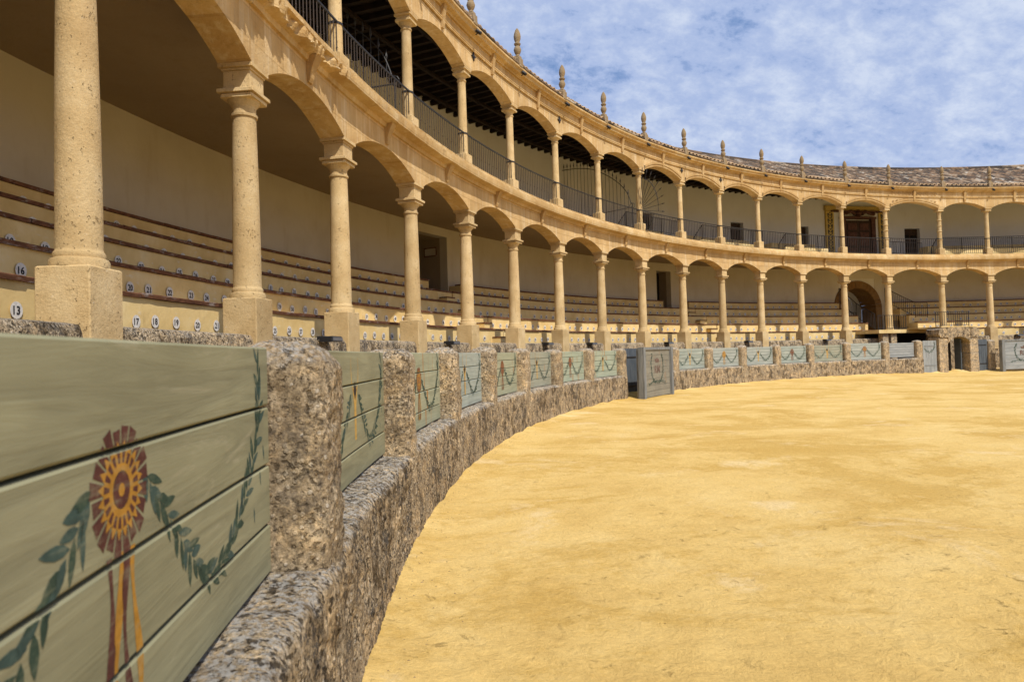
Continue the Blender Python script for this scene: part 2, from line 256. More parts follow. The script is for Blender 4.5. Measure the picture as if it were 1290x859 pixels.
# ------------------------------------------------------------------ mesh helpers
def P(r, th, z, t=0.0):
    a = R(th); return (r*math.cos(a) - t*math.sin(a), r*math.sin(a) + t*math.cos(a), z)
class MB:
    def __init__(s): s.v, s.f, s.mi, s.uvs = [], [], [], []
    def vert(s, co, uv=(0, 0)): s.v.append(tuple(co)); s.uvs.append(uv); return len(s.v)-1
    def face(s, ids, mi=0): s.f.append(tuple(ids)); s.mi.append(mi)
    def poly(s, pts, mi=0, uv=None): s.face([s.vert(p, uv[i] if uv else (0, 0)) for i, p in enumerate(pts)], mi)
    def grid(s, rows, wrap_u=False, wrap_v=False, mi=0, uvs=None):
        ids = [[s.vert(p, uvs[i][j] if uvs else (0, 0)) for j, p in enumerate(r)] for i, r in enumerate(rows)]
        n, m = len(ids), len(ids[0])
        for i in range(n if wrap_u else n-1):
            for j in range(m if wrap_v else m-1):
                a, b = ids[i], ids[(i+1) % n]; s.face((a[j], a[(j+1) % m], b[(j+1) % m], b[j]), mi)
        return ids
    def sweep(s, prof, a0, a1, da, closed=True, caps=True, mi=0, off=None):
        n = max(1, int(math.ceil(abs(a1-a0)/da))); L = [0]
        pr = prof + ([prof[0]] if closed else [])
        for i in range(1, len(pr)): L.append(L[-1] + math.dist(pr[i], pr[i-1]))
        rows, uv = [], []
        for k in range(n+1):
            th = a0 + (a1-a0)*k/n
            q = [(r + (off(th, i, r, z) if off else 0), z) for i, (r, z) in enumerate(prof)]
            if closed: q = q + [q[0]]
            rows.append([P(r, th, z) for r, z in q]); uv.append([(R(th)*35, l) for l in L])
        ids = s.grid(rows, mi=mi, uvs=uv)
        if closed and caps: s.face(ids[0][:-1], mi); s.face(ids[-1][:-1][::-1], mi)
        return ids
    def box(s, c, d, rot=0.0, mi=0, fr=None):   # centre, size; rot about z or a frame of three axes
        ca, sa = math.cos(rot), math.sin(rot); X, Y, Z = fr or (Vector((ca, sa, 0)), Vector((-sa, ca, 0)), Vector((0, 0, 1)))
        c = Vector(c); ids = []
        for sx in (-.5, .5):
            for sy in (-.5, .5):
                for sz in (-.5, .5): ids.append(s.vert(c + X*sx*d[0] + Y*sy*d[1] + Z*sz*d[2], (sy*d[1]+sx*d[0], sz*d[2])))
        for f in ((0, 1, 3, 2), (4, 6, 7, 5), (0, 4, 5, 1), (2, 3, 7, 6), (0, 2, 6, 4), (1, 5, 7, 3)): s.face([ids[i] for i in f], mi)
    def bar(s, a, b, w, mi=0, w2=None):
        a, b = Vector(a), Vector(b); Z = (b-a); L = Z.length; Z.normalize()
        X = Z.cross(Vector((0, 0, 1))); X = X.normalized() if X.length > 1e-4 else Vector((1, 0, 0)); Y = Z.cross(X)
        s.box((a+b)/2, (w, w2 or w, L), fr=(X, Y, Z), mi=mi)
    def lathe(s, prof, seg=24, c=(0, 0, 0), mi=0, cap=True):
        rows = [[(c[0]+r*math.cos(2*math.pi*j/seg), c[1]+r*math.sin(2*math.pi*j/seg), c[2]+z) for j in range(seg)] for r, z in prof]
        ids = s.grid(rows, wrap_v=True, mi=mi)
        if cap: s.face(ids[0][::-1], mi); s.face(ids[-1], mi)
    def tube(s, pts, r, seg=6, mi=0):
        pts = [Vector(p) for p in pts]; rows = []
        for i, p in enumerate(pts):
            T = (pts[min(i+1, len(pts)-1)] - pts[max(i-1, 0)]).normalized()
            X = T.cross(Vector((0, 0, 1))); X = X.normalized() if X.length > 1e-3 else T.cross(Vector((1, 0, 0))).normalized()
            Y = T.cross(X); rr = r[i] if isinstance(r, (list, tuple)) else r
            rows.append([p + X*rr*math.cos(2*math.pi*j/seg) + Y*rr*math.sin(2*math.pi*j/seg) for j in range(seg)])
        ids = s.grid(rows, wrap_v=True, mi=mi); s.face(ids[0][::-1], mi); s.face(ids[-1], mi)
    def bevel_box(s, c, d, b, rot=0.0, mi=0):
        # box with chamfered vertical and top edges
        x, y, z = d[0]/2, d[1]/2, d[2]/2; ca, sa = math.cos(rot), math.sin(rot)
        def ring(hx, hy, bb, zz):
            q = [(hx-bb, -hy), (hx, -hy+bb), (hx, hy-bb), (hx-bb, hy), (-hx+bb, hy), (-hx, hy-bb), (-hx, -hy+bb), (-hx+bb, -hy)]
            return [(c[0]+u*ca-v*sa, c[1]+u*sa+v*ca, c[2]+zz) for u, v in q]
        ids = s.grid([ring(x, y, b, -z), ring(x, y, b, z-b), ring(x-b, y-b, b, z)], wrap_v=True, mi=mi)
        s.face(ids[0][::-1], mi); s.face(ids[-1], mi)
    def mesh(s, name, mats, smooth=False, recalc=True):
        me = bpy.data.meshes.new(name); me.from_pydata(s.v, [], s.f); me.validate(clean_customdata=False)
        for m in (mats if isinstance(mats, (list, tuple)) else [mats]): me.materials.append(m)
        if len(me.polygons) == len(s.mi): me.polygons.foreach_set('material_index', s.mi)
        uvl = me.uv_layers.new(name='UVMap'); vi = [0]*len(me.loops); me.loops.foreach_get('vertex_index', vi)
        flat = []
        for i in vi: flat.extend(s.uvs[i])
        uvl.data.foreach_set('uv', flat)
        if recalc:
            import bmesh
            bm = bmesh.new(); bm.from_mesh(me); bmesh.ops.recalc_face_normals(bm, faces=bm.faces); bm.to_mesh(me); bm.free()
        if smooth:
            me.shade_smooth() if smooth is True else (me.shade_smooth(), me.set_sharp_from_angle(angle=R(smooth)))
        return me
def wloc(o):
    v = Vector(o.location); p = o.parent
    return v
def link(name, data, parent=None, loc=None, rz=0.0):
    o = bpy.data.objects.new(name, data); COL.objects.link(o)
    if parent: o.parent = parent
    if loc is not None: o.location = loc
    if rz: o.rotation_euler = (0, 0, rz)
    return o
ORG = {}
def obj(name, mb, mats, parent=None, smooth=False, recalc=True):
    """mesh given in world coordinates; under a parent (never rotated) its origin is put at the parent's"""
    me = mb.mesh(name, mats, smooth, recalc)
    o = link(name, me, parent)
    if parent is not None:
        L = ORG.get(parent, Vector((0, 0, 0))); me.transform(Matrix.Translation(-L)); ORG[o] = L
    return o
def tag(o, label=None, cat=None, group=None, kind=None):
    for k, v in (('label', label), ('category', cat), ('group', group), ('kind', kind)):
        if v: o[k] = v
    return o
def empty(name, loc, label, cat, group=None):
    o = link(name, None, None, loc); o.empty_display_size = .3; ORG[o] = Vector(loc); return tag(o, label, cat, group)
def fbm(p, s, o=4): return noise.fractal(Vector(p)*s, .9, 2.1, o, noise_basis='PERLIN_ORIGINAL')
def recentre(o):
    """move a one-mesh object's origin to the base of its own geometry"""
    me = o.data; n = len(me.vertices); x = sum(v.co.x for v in me.vertices)/n; y = sum(v.co.y for v in me.vertices)/n; z = min(v.co.z for v in me.vertices)
    me.transform(Matrix.Translation((-x, -y, -z))); o.location = (x, y, z); return o
_gl = {}
def glyphs(txt):
    """2-D outline triangles of a string from Blender's own font: (verts, faces, width, height)"""
    if txt not in _gl:
        cu = bpy.data.curves.new('g', 'FONT'); cu.body = txt; cu.size = 1; cu.resolution_u = 2; cu.offset = .025
        ob = bpy.data.objects.new('g', cu); COL.objects.link(ob); dg = bpy.context.evaluated_depsgraph_get()
        ev = ob.evaluated_get(dg); me = ev.to_mesh(); v = [(q.co.x, q.co.y) for q in me.vertices]; f = [tuple(p.vertices) for p in me.polygons]
        ev.to_mesh_clear(); bpy.data.objects.remove(ob); bpy.data.curves.remove(cu)
        x0 = min(a for a, b in v); x1 = max(a for a, b in v); y0 = min(b for a, b in v); y1 = max(b for a, b in v)
        _gl[txt] = ([(a-(x0+x1)/2, b-(y0+y1)/2) for a, b in v], f, x1-x0, y1-y0)
    return _gl[txt]

# ------------------------------------------------------------------ layout
A0, A1 = 192.0, 68.0
RC = 35.08                       # column axis
RF = 34.84                       # facade face
PITCH = 360/68
CA = [169.33, 163.96, 158.72, 153.14, 147.87, 142.67, 137.27, 131.91, 126.57, 121.14, 115.94, 110.89, 105.71, 100.3, 95.05, 88.94, 83.85]
COLS = [CA[0]+PITCH*k for k in (4, 3, 2, 1)] + CA + [CA[-1]-PITCH*k for k in (1, 2, 3)]
HW = .24                         # half the impost width
Z_IMP, Z_CROWN, Z_LTOP = 5.60, 5.97, 6.36
Z_LEDGE = 6.80; Z_UIMP, Z_UCROWN, Z_UTOP = 9.60, 9.95, 10.56

# ------------------------------------------------------------------ ground
def sand_z(x, y):
    r = math.hypot(x, y); th = math.degrees(math.atan2(y, x)) % 360
    bank = max(0, 1 - (32.12 - r)/.5)**2*(.05 + .05*noise.noise(Vector((x*1.7, y*1.7, 3)))) if r < 32.6 else .05
    dip = -.10*min(1, max(0, (104-th)/10))*min(1, max(0, (r-18)/12)) if 0 < th < 104 else 0
    return dip + bank + .012*noise.noise(Vector((x*.8, y*.8, 0))) + .007*noise.noise(Vector((x*2.7, y*2.7, 5)))
mb = MB(); rows = []
rr = [0.05, 4, 8, 12, 16, 19, 21.5, 23.5, 25] + [25+.25*i for i in range(1, 21)] + [30+.09*i for i in range(1, 26)] + [32.32, 32.5, 32.7]
tt = [A1+(A0-A1)*i/420 for i in range(421)] + [A0 + (360-A0+A1)*i/60 for i in range(1, 60)]
rows = [[(r*math.cos(R(t)), r*math.sin(R(t)), sand_z(r*math.cos(R(t)), r*math.sin(R(t)))) for t in tt] for r in rr]
mb.grid(rows, wrap_v=True)
tag(obj('sand_ground', mb, M['sand'], smooth=True), kind='structure')
mb = MB(); mb.grid([[(r*math.cos(R(t)), r*math.sin(R(t)), -.30) for t in range(0, 360, 6)] for r in (32.3, 60, 1500)], wrap_v=True)
tag(obj('outer_ground', mb, M['path']), kind='structure')
mb = MB(); mb.sweep([(32.6, -.02), (34.9, -.02), (34.9, -.2), (32.6, -.2)], A0, A1, 1)
tag(obj('passage_path', mb, M['path']), kind='structure')

# ------------------------------------------------------------------ bullring building
BL = Vector(P(36.5, 125, 0))
B = empty('bullring_building', BL, 'two storey sandstone bullring with columned round arcades, iron railed gallery and tiled roof', 'building')
def arch_z(s, half, zi, zc):     # segmental arch: s from bay centre
    h = zc-zi; rad = (half*half+h*h)/(2*h); return zi + math.sqrt(max(0, rad*rad-s*s)) - (rad-h)
def arcade(zi, zc, ztop, hw, rf, rb, arch_rough=.004):
    mb = MB(); cols = COLS; N = 26; fr, bk, fv, bv = [], [], [], []
    stations = []
    for i in range(len(cols)-1):
        a, b = cols[i], cols[i+1]; d = math.degrees(hw/RC); mid = (a+b)/2; half = R(a-b)/2*RC - hw
        if i == 0: stations.append((a+d, zi))
        stations.append((a-d+.0001, zi))
        for k in range(N+1):
            th = (a-d) + ((b+d)-(a-d))*k/N; s = R(th-mid)*RC
            stations.append((th, arch_z(s, half, zi, zc) + (arch_rough*noise.noise(Vector((th*3, zi, 0))) if 0 < k < N else 0)))
        stations.append((b+d-.0001, zi))
    stations.append((cols[-1]-d, zi))
    rows, uv = [], []
    zt = [0, .34, .7, 1]
    for th, z in stations:
        u = R(th)*35
        q = [P(rf, th, z+(ztop-z)*t) for t in zt] + [P(rb, th, ztop), P(rb, th, z), P(rf, th, z)]
        rows.append(q); uv.append([(u, z+(ztop-z)*t) for t in zt] + [(u, ztop), (u, z), (u, z)])
    mb.grid(rows, uvs=uv); return mb
obj('lower_arcade_wall', arcade(Z_IMP, Z_CROWN, Z_LTOP, HW, RF, 35.32), M['facade'], B, smooth=25)
obj('upper_arcade_wall', arcade(Z_UIMP, Z_UCROWN, Z_UTOP, .19, RF+.03, 35.26), M['facade'], B, smooth=25)
# mid cornice, worn and broken off between two columns near the camera
def broken(th, i, r, z):
    n = .012*fbm(P(r, th, z), 3.0)
    if i in (3, 4, 5) and 159.7 < th < 165.5:
        k = min(1, (165.5-th)/.5, (th-159.7)/.3); n += k*(.09 + .12*fbm(P(r, th, z), 2.6) + .09*fbm(P(r, th, z), 8))
    elif i in (3, 4): n += .02*max(0, fbm(P(r, th, z*.3), 1.1))
    return n
mb = MB()
CPROF = [(35.3, 6.36), (RF-.05, 6.36), (RF-.07, 6.44), (34.56, 6.47), (34.545, 6.57), (34.55, 6.63), (34.60, 6.65), (34.60, 6.70), (34.66, 6.75), (34.66, 6.80), (35.3, 6.82)]
mb.sweep([(35.3, 6.36), (RF-.05, 6.36), (RF-.07, 6.44), (34.56, 6.47), (34.545, 6.57), (34.55, 6.63), (34.60, 6.65), (34.60, 6.70), (34.66, 6.75), (34.66, 6.80), (35.3, 6.82)], A0, 166, .22, off=broken)
mb.sweep(CPROF, 166, 150, .05, off=broken); mb.sweep(CPROF, 150, A1, .22, off=broken)
obj('mid_cornice', mb, M['cornice'], B, smooth=28)
mb = MB()
mb.sweep([(RF+.01, 10.20), (RF-.025, 10.22), (RF-.025, 10.25), (RF-.005, 10.262), (RF-.03, 10.275), (RF-.03, 10.30), (RF+.01, 10.32)], A0, A1, .5)
obj('string_course', mb, M['cornice'], B)
mb = MB()
mb.sweep([(35.26, 10.56), (RF-.03, 10.56), (RF-.05, 10.61), (34.67, 10.64), (34.65, 10.71), (34.60, 10.75), (34.60, 10.80), (35.26, 10.84)], A0, A1, .22, off=lambda th, i, r, z: .01*fbm(P(r, th, z), 2.5))
obj('top_cornice', mb, M['cornice'], B, smooth=28)
# moulded archivolts on the upper arches from the ninth column on
mid = lambda i: (COLS[i]+COLS[i+1])/2
ia = COLS.index(126.57); ib = COLS.index(95.05)
for i in range(ia, ib+1):
    a, b = COLS[i], COLS[i+1]; half = R(a-b)/2*RC - .19; mb = MB()
    for (o0, o1, pr_) in ((.0, .10, .03), (.10, .19, .055)):
        rows = []
        for k in range(25):
            s = -half-.02 + (2*half+.04)*k/24; th = (a+b)/2 + math.degrees(s/RC); z = arch_z(min(half, max(-half, s)), half, Z_UIMP, Z_UCROWN)
            rows.append([P(RF+.05, th, z+o0+.002), P(RF+.03-pr_, th, z+o0+.002), P(RF+.03-pr_, th, z+o1), P(RF+.05, th, z+o1)])
        mb.grid(rows)
    obj('archivolt', mb, M['cornice'], B)
# keystones
def keystone(mb, th, r, z0, z1, p0, p1, w):
    rows = []
    for k in range(7):
        t = k/6; z = z0+(z1-z0)*t; pr_ = p0+(p1-p0)*t**1.6; hw = w*(.62+.38*t)/2
        if k == 1: pr_ += .015
        rows.append([P(r+.03, th, z, hw), P(r-pr_, th, z, hw), P(r-pr_, th, z, -hw), P(r+.03, th, z, -hw)])
    ids = mb.grid(rows, wrap_v=True); mb.face(ids[0]); mb.face(ids[-1])
for i in range(len(COLS)-1):
    m1, m2 = MB(), MB()
    keystone(m1, mid(i), RF, 6.03, 6.45, .04, .20, .20); keystone(m2, mid(i), RF+.03, 10.02, 10.63, .06, .15, .17)
    obj('keystone', m1, M['cornice'], B); obj('keystone', m2, M['cornice'], B)
# star shaped iron tie plates in the spandrels
for th in (147.3, 121.3, 116.1, 137.3):
    mb = MB(); q = []
    for k in range(8):
        a = k*math.pi/4 + math.pi/2; rad = .13 if k % 2 == 0 else .045; q.append((rad*math.cos(a), rad*math.sin(a)))
    f = [P(RF-.012, th, 10.08+v, u) for u, v in q]; b_ = [P(RF+.04, th, 10.08+v, u) for u, v in q]
    ids = mb.grid([f, b_], wrap_v=True); mb.face(ids[0]); obj('tie_plate', mb, M['iron'], B)
# columns -------------------------------------------------
def column_meshes():
    mb = MB(); pr = [(.235, 0), (.235, .05), (.225, .075), (.20, .085), (.205, .12), (.195, .14), (.187, .15), (.185, .17)]
    for k in range(1, 13): t = k/12; pr.append((.185 - .03*t**1.7,   .17 + (2.49-.17)*t))
    pr += [(.175, 2.495), (.178, 2.53), (.157, 2.54), (.155, 2.62), (.17, 2.65), (.205, 2.69), (.215, 2.72)]
    mb.lathe(pr, 36); shaft = mb.mesh('column', M['column'], smooth=35)
    mb = MB(); mb.bevel_box((0, 0, -.60), (.48, .48, 1.30), .012); mb.bevel_box((0, 0, .025), (.455, .455, .05), .01)
    for v in range(len(mb.v)): mb.v[v] = (mb.v[v][0], mb.v[v][1], mb.v[v][2]-.05)
    plinth = mb.mesh('plinth', M['column'])
    mb = MB(); mb.bevel_box((0, 0, 2.75), (.46, .46, .062), .02); mb.bevel_box((0, 0, 2.807), (.52, .52, .05), .008)
    mb.bevel_box((0, 0, 2.96), (.385, .385, .254), .005); mb.bevel_box((0, 0, 3.106), (.42, .42, .036), .006); mb.bevel_box((0, 0, 3.154), (.49, .49, .058), .008)
    cap = mb.mesh('capital', M['column']); return shaft, plinth, cap
def ucolumn_meshes(turned=False):
    mb = MB(); pr = [(.165, 0), (.165, .03), (.155, .05), (.14, .06), (.142, .08), (.132, .09)]
    for k in range(1, 13):
        t = k/12; r0 = .132-.02*t; z = .09+2.0*t
        if turned and k in (3, 6, 8, 10): pr += [(r0, z-.05), (r0+.03, z-.03), (r0+.03, z), (r0, z+.02)]
        else: pr.append((r0, z))
    pr += [(.130, 2.10), (.132, 2.13), (.115, 2.14), (.114, 2.19), (.15, 2.24), (.165, 2.27)]
    mb.lathe(pr, 28); shaft = mb.mesh('column', M['column'], smooth=35)
    mb = MB(); mb.bevel_box((0, 0, -.165), (.37, .37, .40), .012); plinth = mb.mesh('plinth', M['column'])
    mb = MB(); mb.bevel_box((0, 0, 2.30), (.39, .39, .06), .015); mb.bevel_box((0, 0, 2.365), (.33, .33, .07), .005); mb.bevel_box((0, 0, 2.42), (.42, .42, .05), .01)
    cap = mb.mesh('capital', M['column']); return shaft, plinth, cap
S, Pl, Cp = column_meshes(); US, UP_, UC = ucolumn_meshes(); TS, _, _ = ucolumn_meshes(True)
for th in COLS:
    for (s, p, c, z) in ((S, Pl, Cp, 2.42), (TS if abs(th-95.05) < .1 or abs(th-88.94) < .1 else US, UP_, UC, 7.16)):
        o = link('column', s, B, Vector(P(RC+(.0 if z < 3 else .0), th, z))-BL, R(th))
        link('plinth', p, o); link('capital', c, o)
# lower ceiling, upper floor
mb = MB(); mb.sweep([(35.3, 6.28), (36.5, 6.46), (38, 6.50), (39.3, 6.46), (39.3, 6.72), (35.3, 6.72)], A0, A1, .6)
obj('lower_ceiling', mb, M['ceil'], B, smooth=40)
mb = MB(); mb.sweep([(35.3, 6.725), (39.3, 6.725), (39.3, 6.79), (35.3, 6.79)], A0, A1, 1); obj('gallery_floor', mb, M['marble'], B)
# walls at the back with door openings
def back_wall(z0, z1, openings, r=39.3, th_=.35):
    """openings: (angle hi, angle lo, sill, head)"""
    mb = MB(); cuts = sorted({A0, A1} | {o[0] for o in openings} | {o[1] for o in openings}, reverse=True)
    for a, b in zip(cuts[:-1], cuts[1:]):
        op = [o for o in openings if o[0] >= a-1e-6 and o[1] <= b+1e-6]
        if not op: mb.sweep([(r, z0), (r, z1), (r+th_, z1), (r+th_, z0)], a, b, .8)
        else:
            o = op[0]
            if o[2] > z0: mb.sweep([(r, z0), (r, o[2]), (r+th_, o[2]), (r+th_, z0)], a, b, .8)
            if o[3] < z1: mb.sweep([(r, o[3]), (r, z1), (r+th_, z1), (r+th_, o[3])], a, b, .8)
    return mb
LD = [(141.6, 139.0, 3.6, 6.14), (116.1, 114.4, 3.6, 6.02), (179.0, 176.8, 3.6, 6.1)]
PORT = (94.65, 90.75, 2.0, 5.9)     # the vaulted passage: filled round its arch below
obj('lower_back_wall', back_wall(1.6, 6.46, LD+[PORT]), M['plaster'], B)
UD = [(87.3, 85.7, 6.8, 9.22), (107.0, 105.5, 6.8, 9.24), (99.1, 97.9, 6.8, 9.25), (117.5, 116.3, 6.8, 9.18), (145.4, 143.9, 6.8, 9.2)]
obj('upper_back_wall', back_wall(6.8, 11.25, UD), M['white'], B)
for a, b, z0, z1 in LD + UD:
    low = z0 < 5; dep = (.55 if a < 120 else 1.1) if low else .35; rd = 39.65+dep
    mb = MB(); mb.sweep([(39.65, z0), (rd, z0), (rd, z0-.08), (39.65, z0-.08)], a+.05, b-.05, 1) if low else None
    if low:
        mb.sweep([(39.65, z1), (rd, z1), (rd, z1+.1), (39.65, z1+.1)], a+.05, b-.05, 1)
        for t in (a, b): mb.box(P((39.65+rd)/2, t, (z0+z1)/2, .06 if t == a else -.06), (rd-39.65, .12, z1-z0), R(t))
        obj('door_recess', mb, M['ceil'], B)  # reveals take the darker ceiling plaster, so their shade is partly painted
        m = MB(); m.box(P(rd+.04, (a+b)/2, (z0+z1)/2), (.08, R(a-b)*41, z1-z0), R((a+b)/2)); d = obj('door', m, M['dark'], B)  # near-black slab standing in for the unlit void behind the opening
        w_ = R(a-b)*39
        m = MB(); m.box(P(rd-.04, (a+b)/2+.2, (z0+z1)/2-.1, .35), (.06, w_*.34, z1-z0-.25), R((a+b)/2)); obj('door_leaf', m, M['doorwood'], d)
    else:
        m = MB(); w_ = R(a-b)*39.3
        m.box(P(39.58, (a+b)/2, (z0+z1)/2), (.05, w_, z1-z0), R((a+b)/2)); d = obj('door', m, M['doorwood'], B)
        m = MB()
        for q in (-1, 1):
            for zc_, hh in ((z0+.62, .9), (z0+1.62, .8)): m.box(P(39.54, (a+b)/2, zc_, q*w_*.24), (.05, w_*.36, hh), R((a+b)/2))
        obj('door_panel', m, M['dark'], d)
# plaque in the first doorway and small hook under the ceiling
# timber ceiling of the gallery
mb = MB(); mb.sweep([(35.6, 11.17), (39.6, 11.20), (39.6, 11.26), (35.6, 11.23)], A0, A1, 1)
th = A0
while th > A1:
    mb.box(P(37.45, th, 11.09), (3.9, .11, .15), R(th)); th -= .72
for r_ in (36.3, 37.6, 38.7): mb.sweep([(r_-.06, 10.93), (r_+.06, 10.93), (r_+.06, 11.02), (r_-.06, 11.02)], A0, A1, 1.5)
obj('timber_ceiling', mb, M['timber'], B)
# tiled roof -------------------------------------------------
def roof():
    mb = MB(); nb = int(R(A0-A1)*34.7/.29); SEG = 6; rows, uv = [], []
    rad = []; r0, r1 = 34.72, 39.7; nt = 13
    for k in range(nt): rad += [(r0+(r1-r0)*k/nt, k, 0.0), (r0+(r1-r0)*(k+1)/nt-.004, k, 1.0)]
    for r, k, e in rad:
        row, u_ = [], []
        zb = 10.95 + (r-r0)*.462 + .03*(1-e) + .05*noise.noise(Vector((r*.5, 3, 1)))
        for j in range(nb*SEG+1):
            th = A0 + (A1-A0)*j/(nb*SEG); ph = (j % SEG)/SEG
            jj = j//SEG; n_ = noise.noise(Vector((jj*7.13, k*3.7, 2)))
            z = zb +   .08*abs(math.sin(math.pi*ph))**.8*(1+.15*n_) + .012*n_ + .05*noise.noise(Vector((th*.35, r*.3, 7)))
            row.append(P(r + .02*n_*(1-e), th, z)); u_.append((j/SEG-.001, k+.5*e+.2))
        rows.append(row); uv.append(u_)
    mb.grid(rows, uvs=uv)
    for j in range(nb):      # the open ends of the cover tiles along the eave
        th = A0 + (A1-A0)*(j+.5)/nb; out, inn = [], []
        rr0 = 34.66 + .03*noise.noise(Vector((j*1.7, 0, 0)))
        for (r_, ra, dz) in ((rr0, .125, 0), (35.05, .10, .17)):
            out.append([P(r_, th, 10.90+dz+ra*math.sin(math.pi*q/6)*.95, ra*math.cos(math.pi*q/6)) for q in range(7)])
            inn.append([P(r_, th, 10.90+dz+(ra-.03)*math.sin(math.pi*q/6)*.95, (ra-.03)*math.cos(math.pi*q/6)) for q in range(7)])
        uu = [[(j+.3, -1.5-(j % 3))]*7]*2
        mb.grid(out, uvs=uu, mi=1); mb.grid(inn, uvs=uu, mi=1); mb.grid([out[0], inn[0]], uvs=uu, mi=1)
    mb.sweep([(39.6, 13.26), (39.6, 13.36), (39.75, 13.44), (39.9, 13.36), (39.9, 13.2)], A0, A1, .5)
    mb.sweep([(34.62, 10.82), (34.59, 10.84), (34.59, 10.89), (34.70, 10.93), (35.0, 11.0), (35.0, 10.82)], A0, A1, .5)
    mb.sweep([(39.72, 11.2), (39.9, 11.2), (39.9, 13.3), (39.72, 13.3)], A0, A1, 1)
    return mb
obj('roof', roof(), [M['tiles'], mat_plain('clay_eave_tiles', (.46, .32, .19), .9, .1, .35, 6)], B, smooth=50, recalc=False)
# finials over the columns
def finial_mesh():
    mb = MB(); mb.bevel_box((0, 0, .12), (.27, .27, .24), .02); mb.bevel_box((0, 0, .27), (.20, .20, .06), .01)
    mb.lathe([(.075, .29), (.06, .34), (.10, .40), (.125, .47), (.10, .54), (.065, .58), (.10, .61), (.11, .64), (.075, .67), (.075, .69), (.105, .76), (.115, .84), (.10, .92), (.065, 1.0), (.02, 1.06), (.0, 1.07)], 14, cap=False)
    return mb.mesh('finial', M['fin'], smooth=40)
M['fin'] = mat_facade('lichened_finial_stone', (.62, .70, .92), .8)
FM = finial_mesh()
for th in COLS:
    o = link('finial', FM, B, Vector(P(34.72, th, 10.80))-BL, R(th)); o.rotation_euler = (R(random.uniform(-1, 1)), R(random.uniform(-1.2, 1.2)), R(th)); o.scale = (1.0, 1.0, 1.2)
# carved ornament round the wide bay of the president's box
wb = COLS.index(95.05); ma = mid(wb); half = R(COLS[wb]-COLS[wb+1])/2*RC
mb = MB()
for sg in (-1, 1):
    for k in range(5):
        s = sg*(.42+.26*k); z = 10.06 - .04*k; th = ma + math.degrees(s/RC); rr_ = .075 if k % 2 else .055
        pts = [P(RF-.005, th, z+.06+rr_*math.sin(q*.9)*(1-q*.07), rr_*math.cos(q*.9)*(1-q*.07)) for q in range(9)]
        mb.tube(pts, .017, 5)
for k in range(13):
    s = -1.5+.25*k; th = ma + math.degrees(s/RC)
    mb.tube([P(RF, th, 10.44+.08*math.sin(q*.8), .075*math.cos(q*.8)) for q in range(8)], .015, 5)
obj('carved_scroll_ornament', mb, M['cornice'], B)
# president's portal on the gallery
mb = MB()
for (t, wd) in ((95.55, .62), (89.65, .62)): mb.box(P(39.24, t, 8.55), (.12, wd, 3.5), R(t))
mb.sweep([(39.3, 10.32), (39.12, 10.32), (39.12, 10.62), (39.3, 10.62)], 96.1, 89.1, .8)
PT = obj('tiled_portal', mb, M['azul'], B)
mb = MB()
for t in (95.55, 89.65):
    for k in range(9):
        z = 7.1+.36*k
        for sg in (-1, 1): mb.tube([P(39.165, t, z+.15*math.sin(q*.7), sg*(.05+.12*math.sin(q*.45))) for q in range(7)], .03, 4)
        mb.lathe([(.0, -.05), (.05, 0), (.0, .05)], 8, P(39.16, t, z+.2), cap=False)
obj('floral_ornament', mb, M['azulb'], PT)
mb = MB(); mb.box(P(39.2, 92.5, 8.25), (.14, 1.9, 2.9), R(92.5)); D = obj('door', mb, M['doorwood'], B)
mb = MB()
for q in (-1, 1):
    for zc_, hh in ((7.4, 1.0), (8.5, .9), (9.3, .45)): mb.bevel_box(P(39.12, 92.5, zc_, q*.45), (.06, .68, hh), .02, R(92.5))
obj('door_panel', mb, M['redwood'], D)
mb = MB()
for q in (-1, 1): mb.box(P(39.16, 92.5, 8.3, q*1.12), (.24, .30, 3.0), R(92.5))
mb.box(P(39.14, 92.5, 9.87), (.3, 2.6, .14), R(92.5)); mb.box(P(39.12, 92.5, 10.28), (.26, 4.0, .09), R(92.5))
for sg in (-1, 1):
    mb.tube([P(39.05, 92.5, 9.98+.26*math.exp(-((k-2)/2.2)**2)+.02*k, sg*(.28+.13*k)) for k in range(8)], [.10, .11, .11, .10, .09, .08, .09, .11], 8)
mb.lathe([(.05, 0), (.20, .05), (.17, .15), (.22, .25), (.12, .33), (.10, .42), (.0, .46)], 10, P(39.05, 92.5, 9.94))
obj('carved_door_surround', mb, M['redwood'], B)
# gallery tiers behind the railing
for (a, b) in ((A0, 144.6), (142.7, 118.2), (115.6, 107.6), (104.9, 99.7), (87.0, A1)):
    mb = MB(); mb.sweep([(36.5, 6.79), (36.5, 7.36), (37.5, 7.36), (37.5, 7.75), (38.3, 7.75), (38.3, 6.79)], a, b, .8)
    obj('gallery_tier', mb, M['seat'], B)
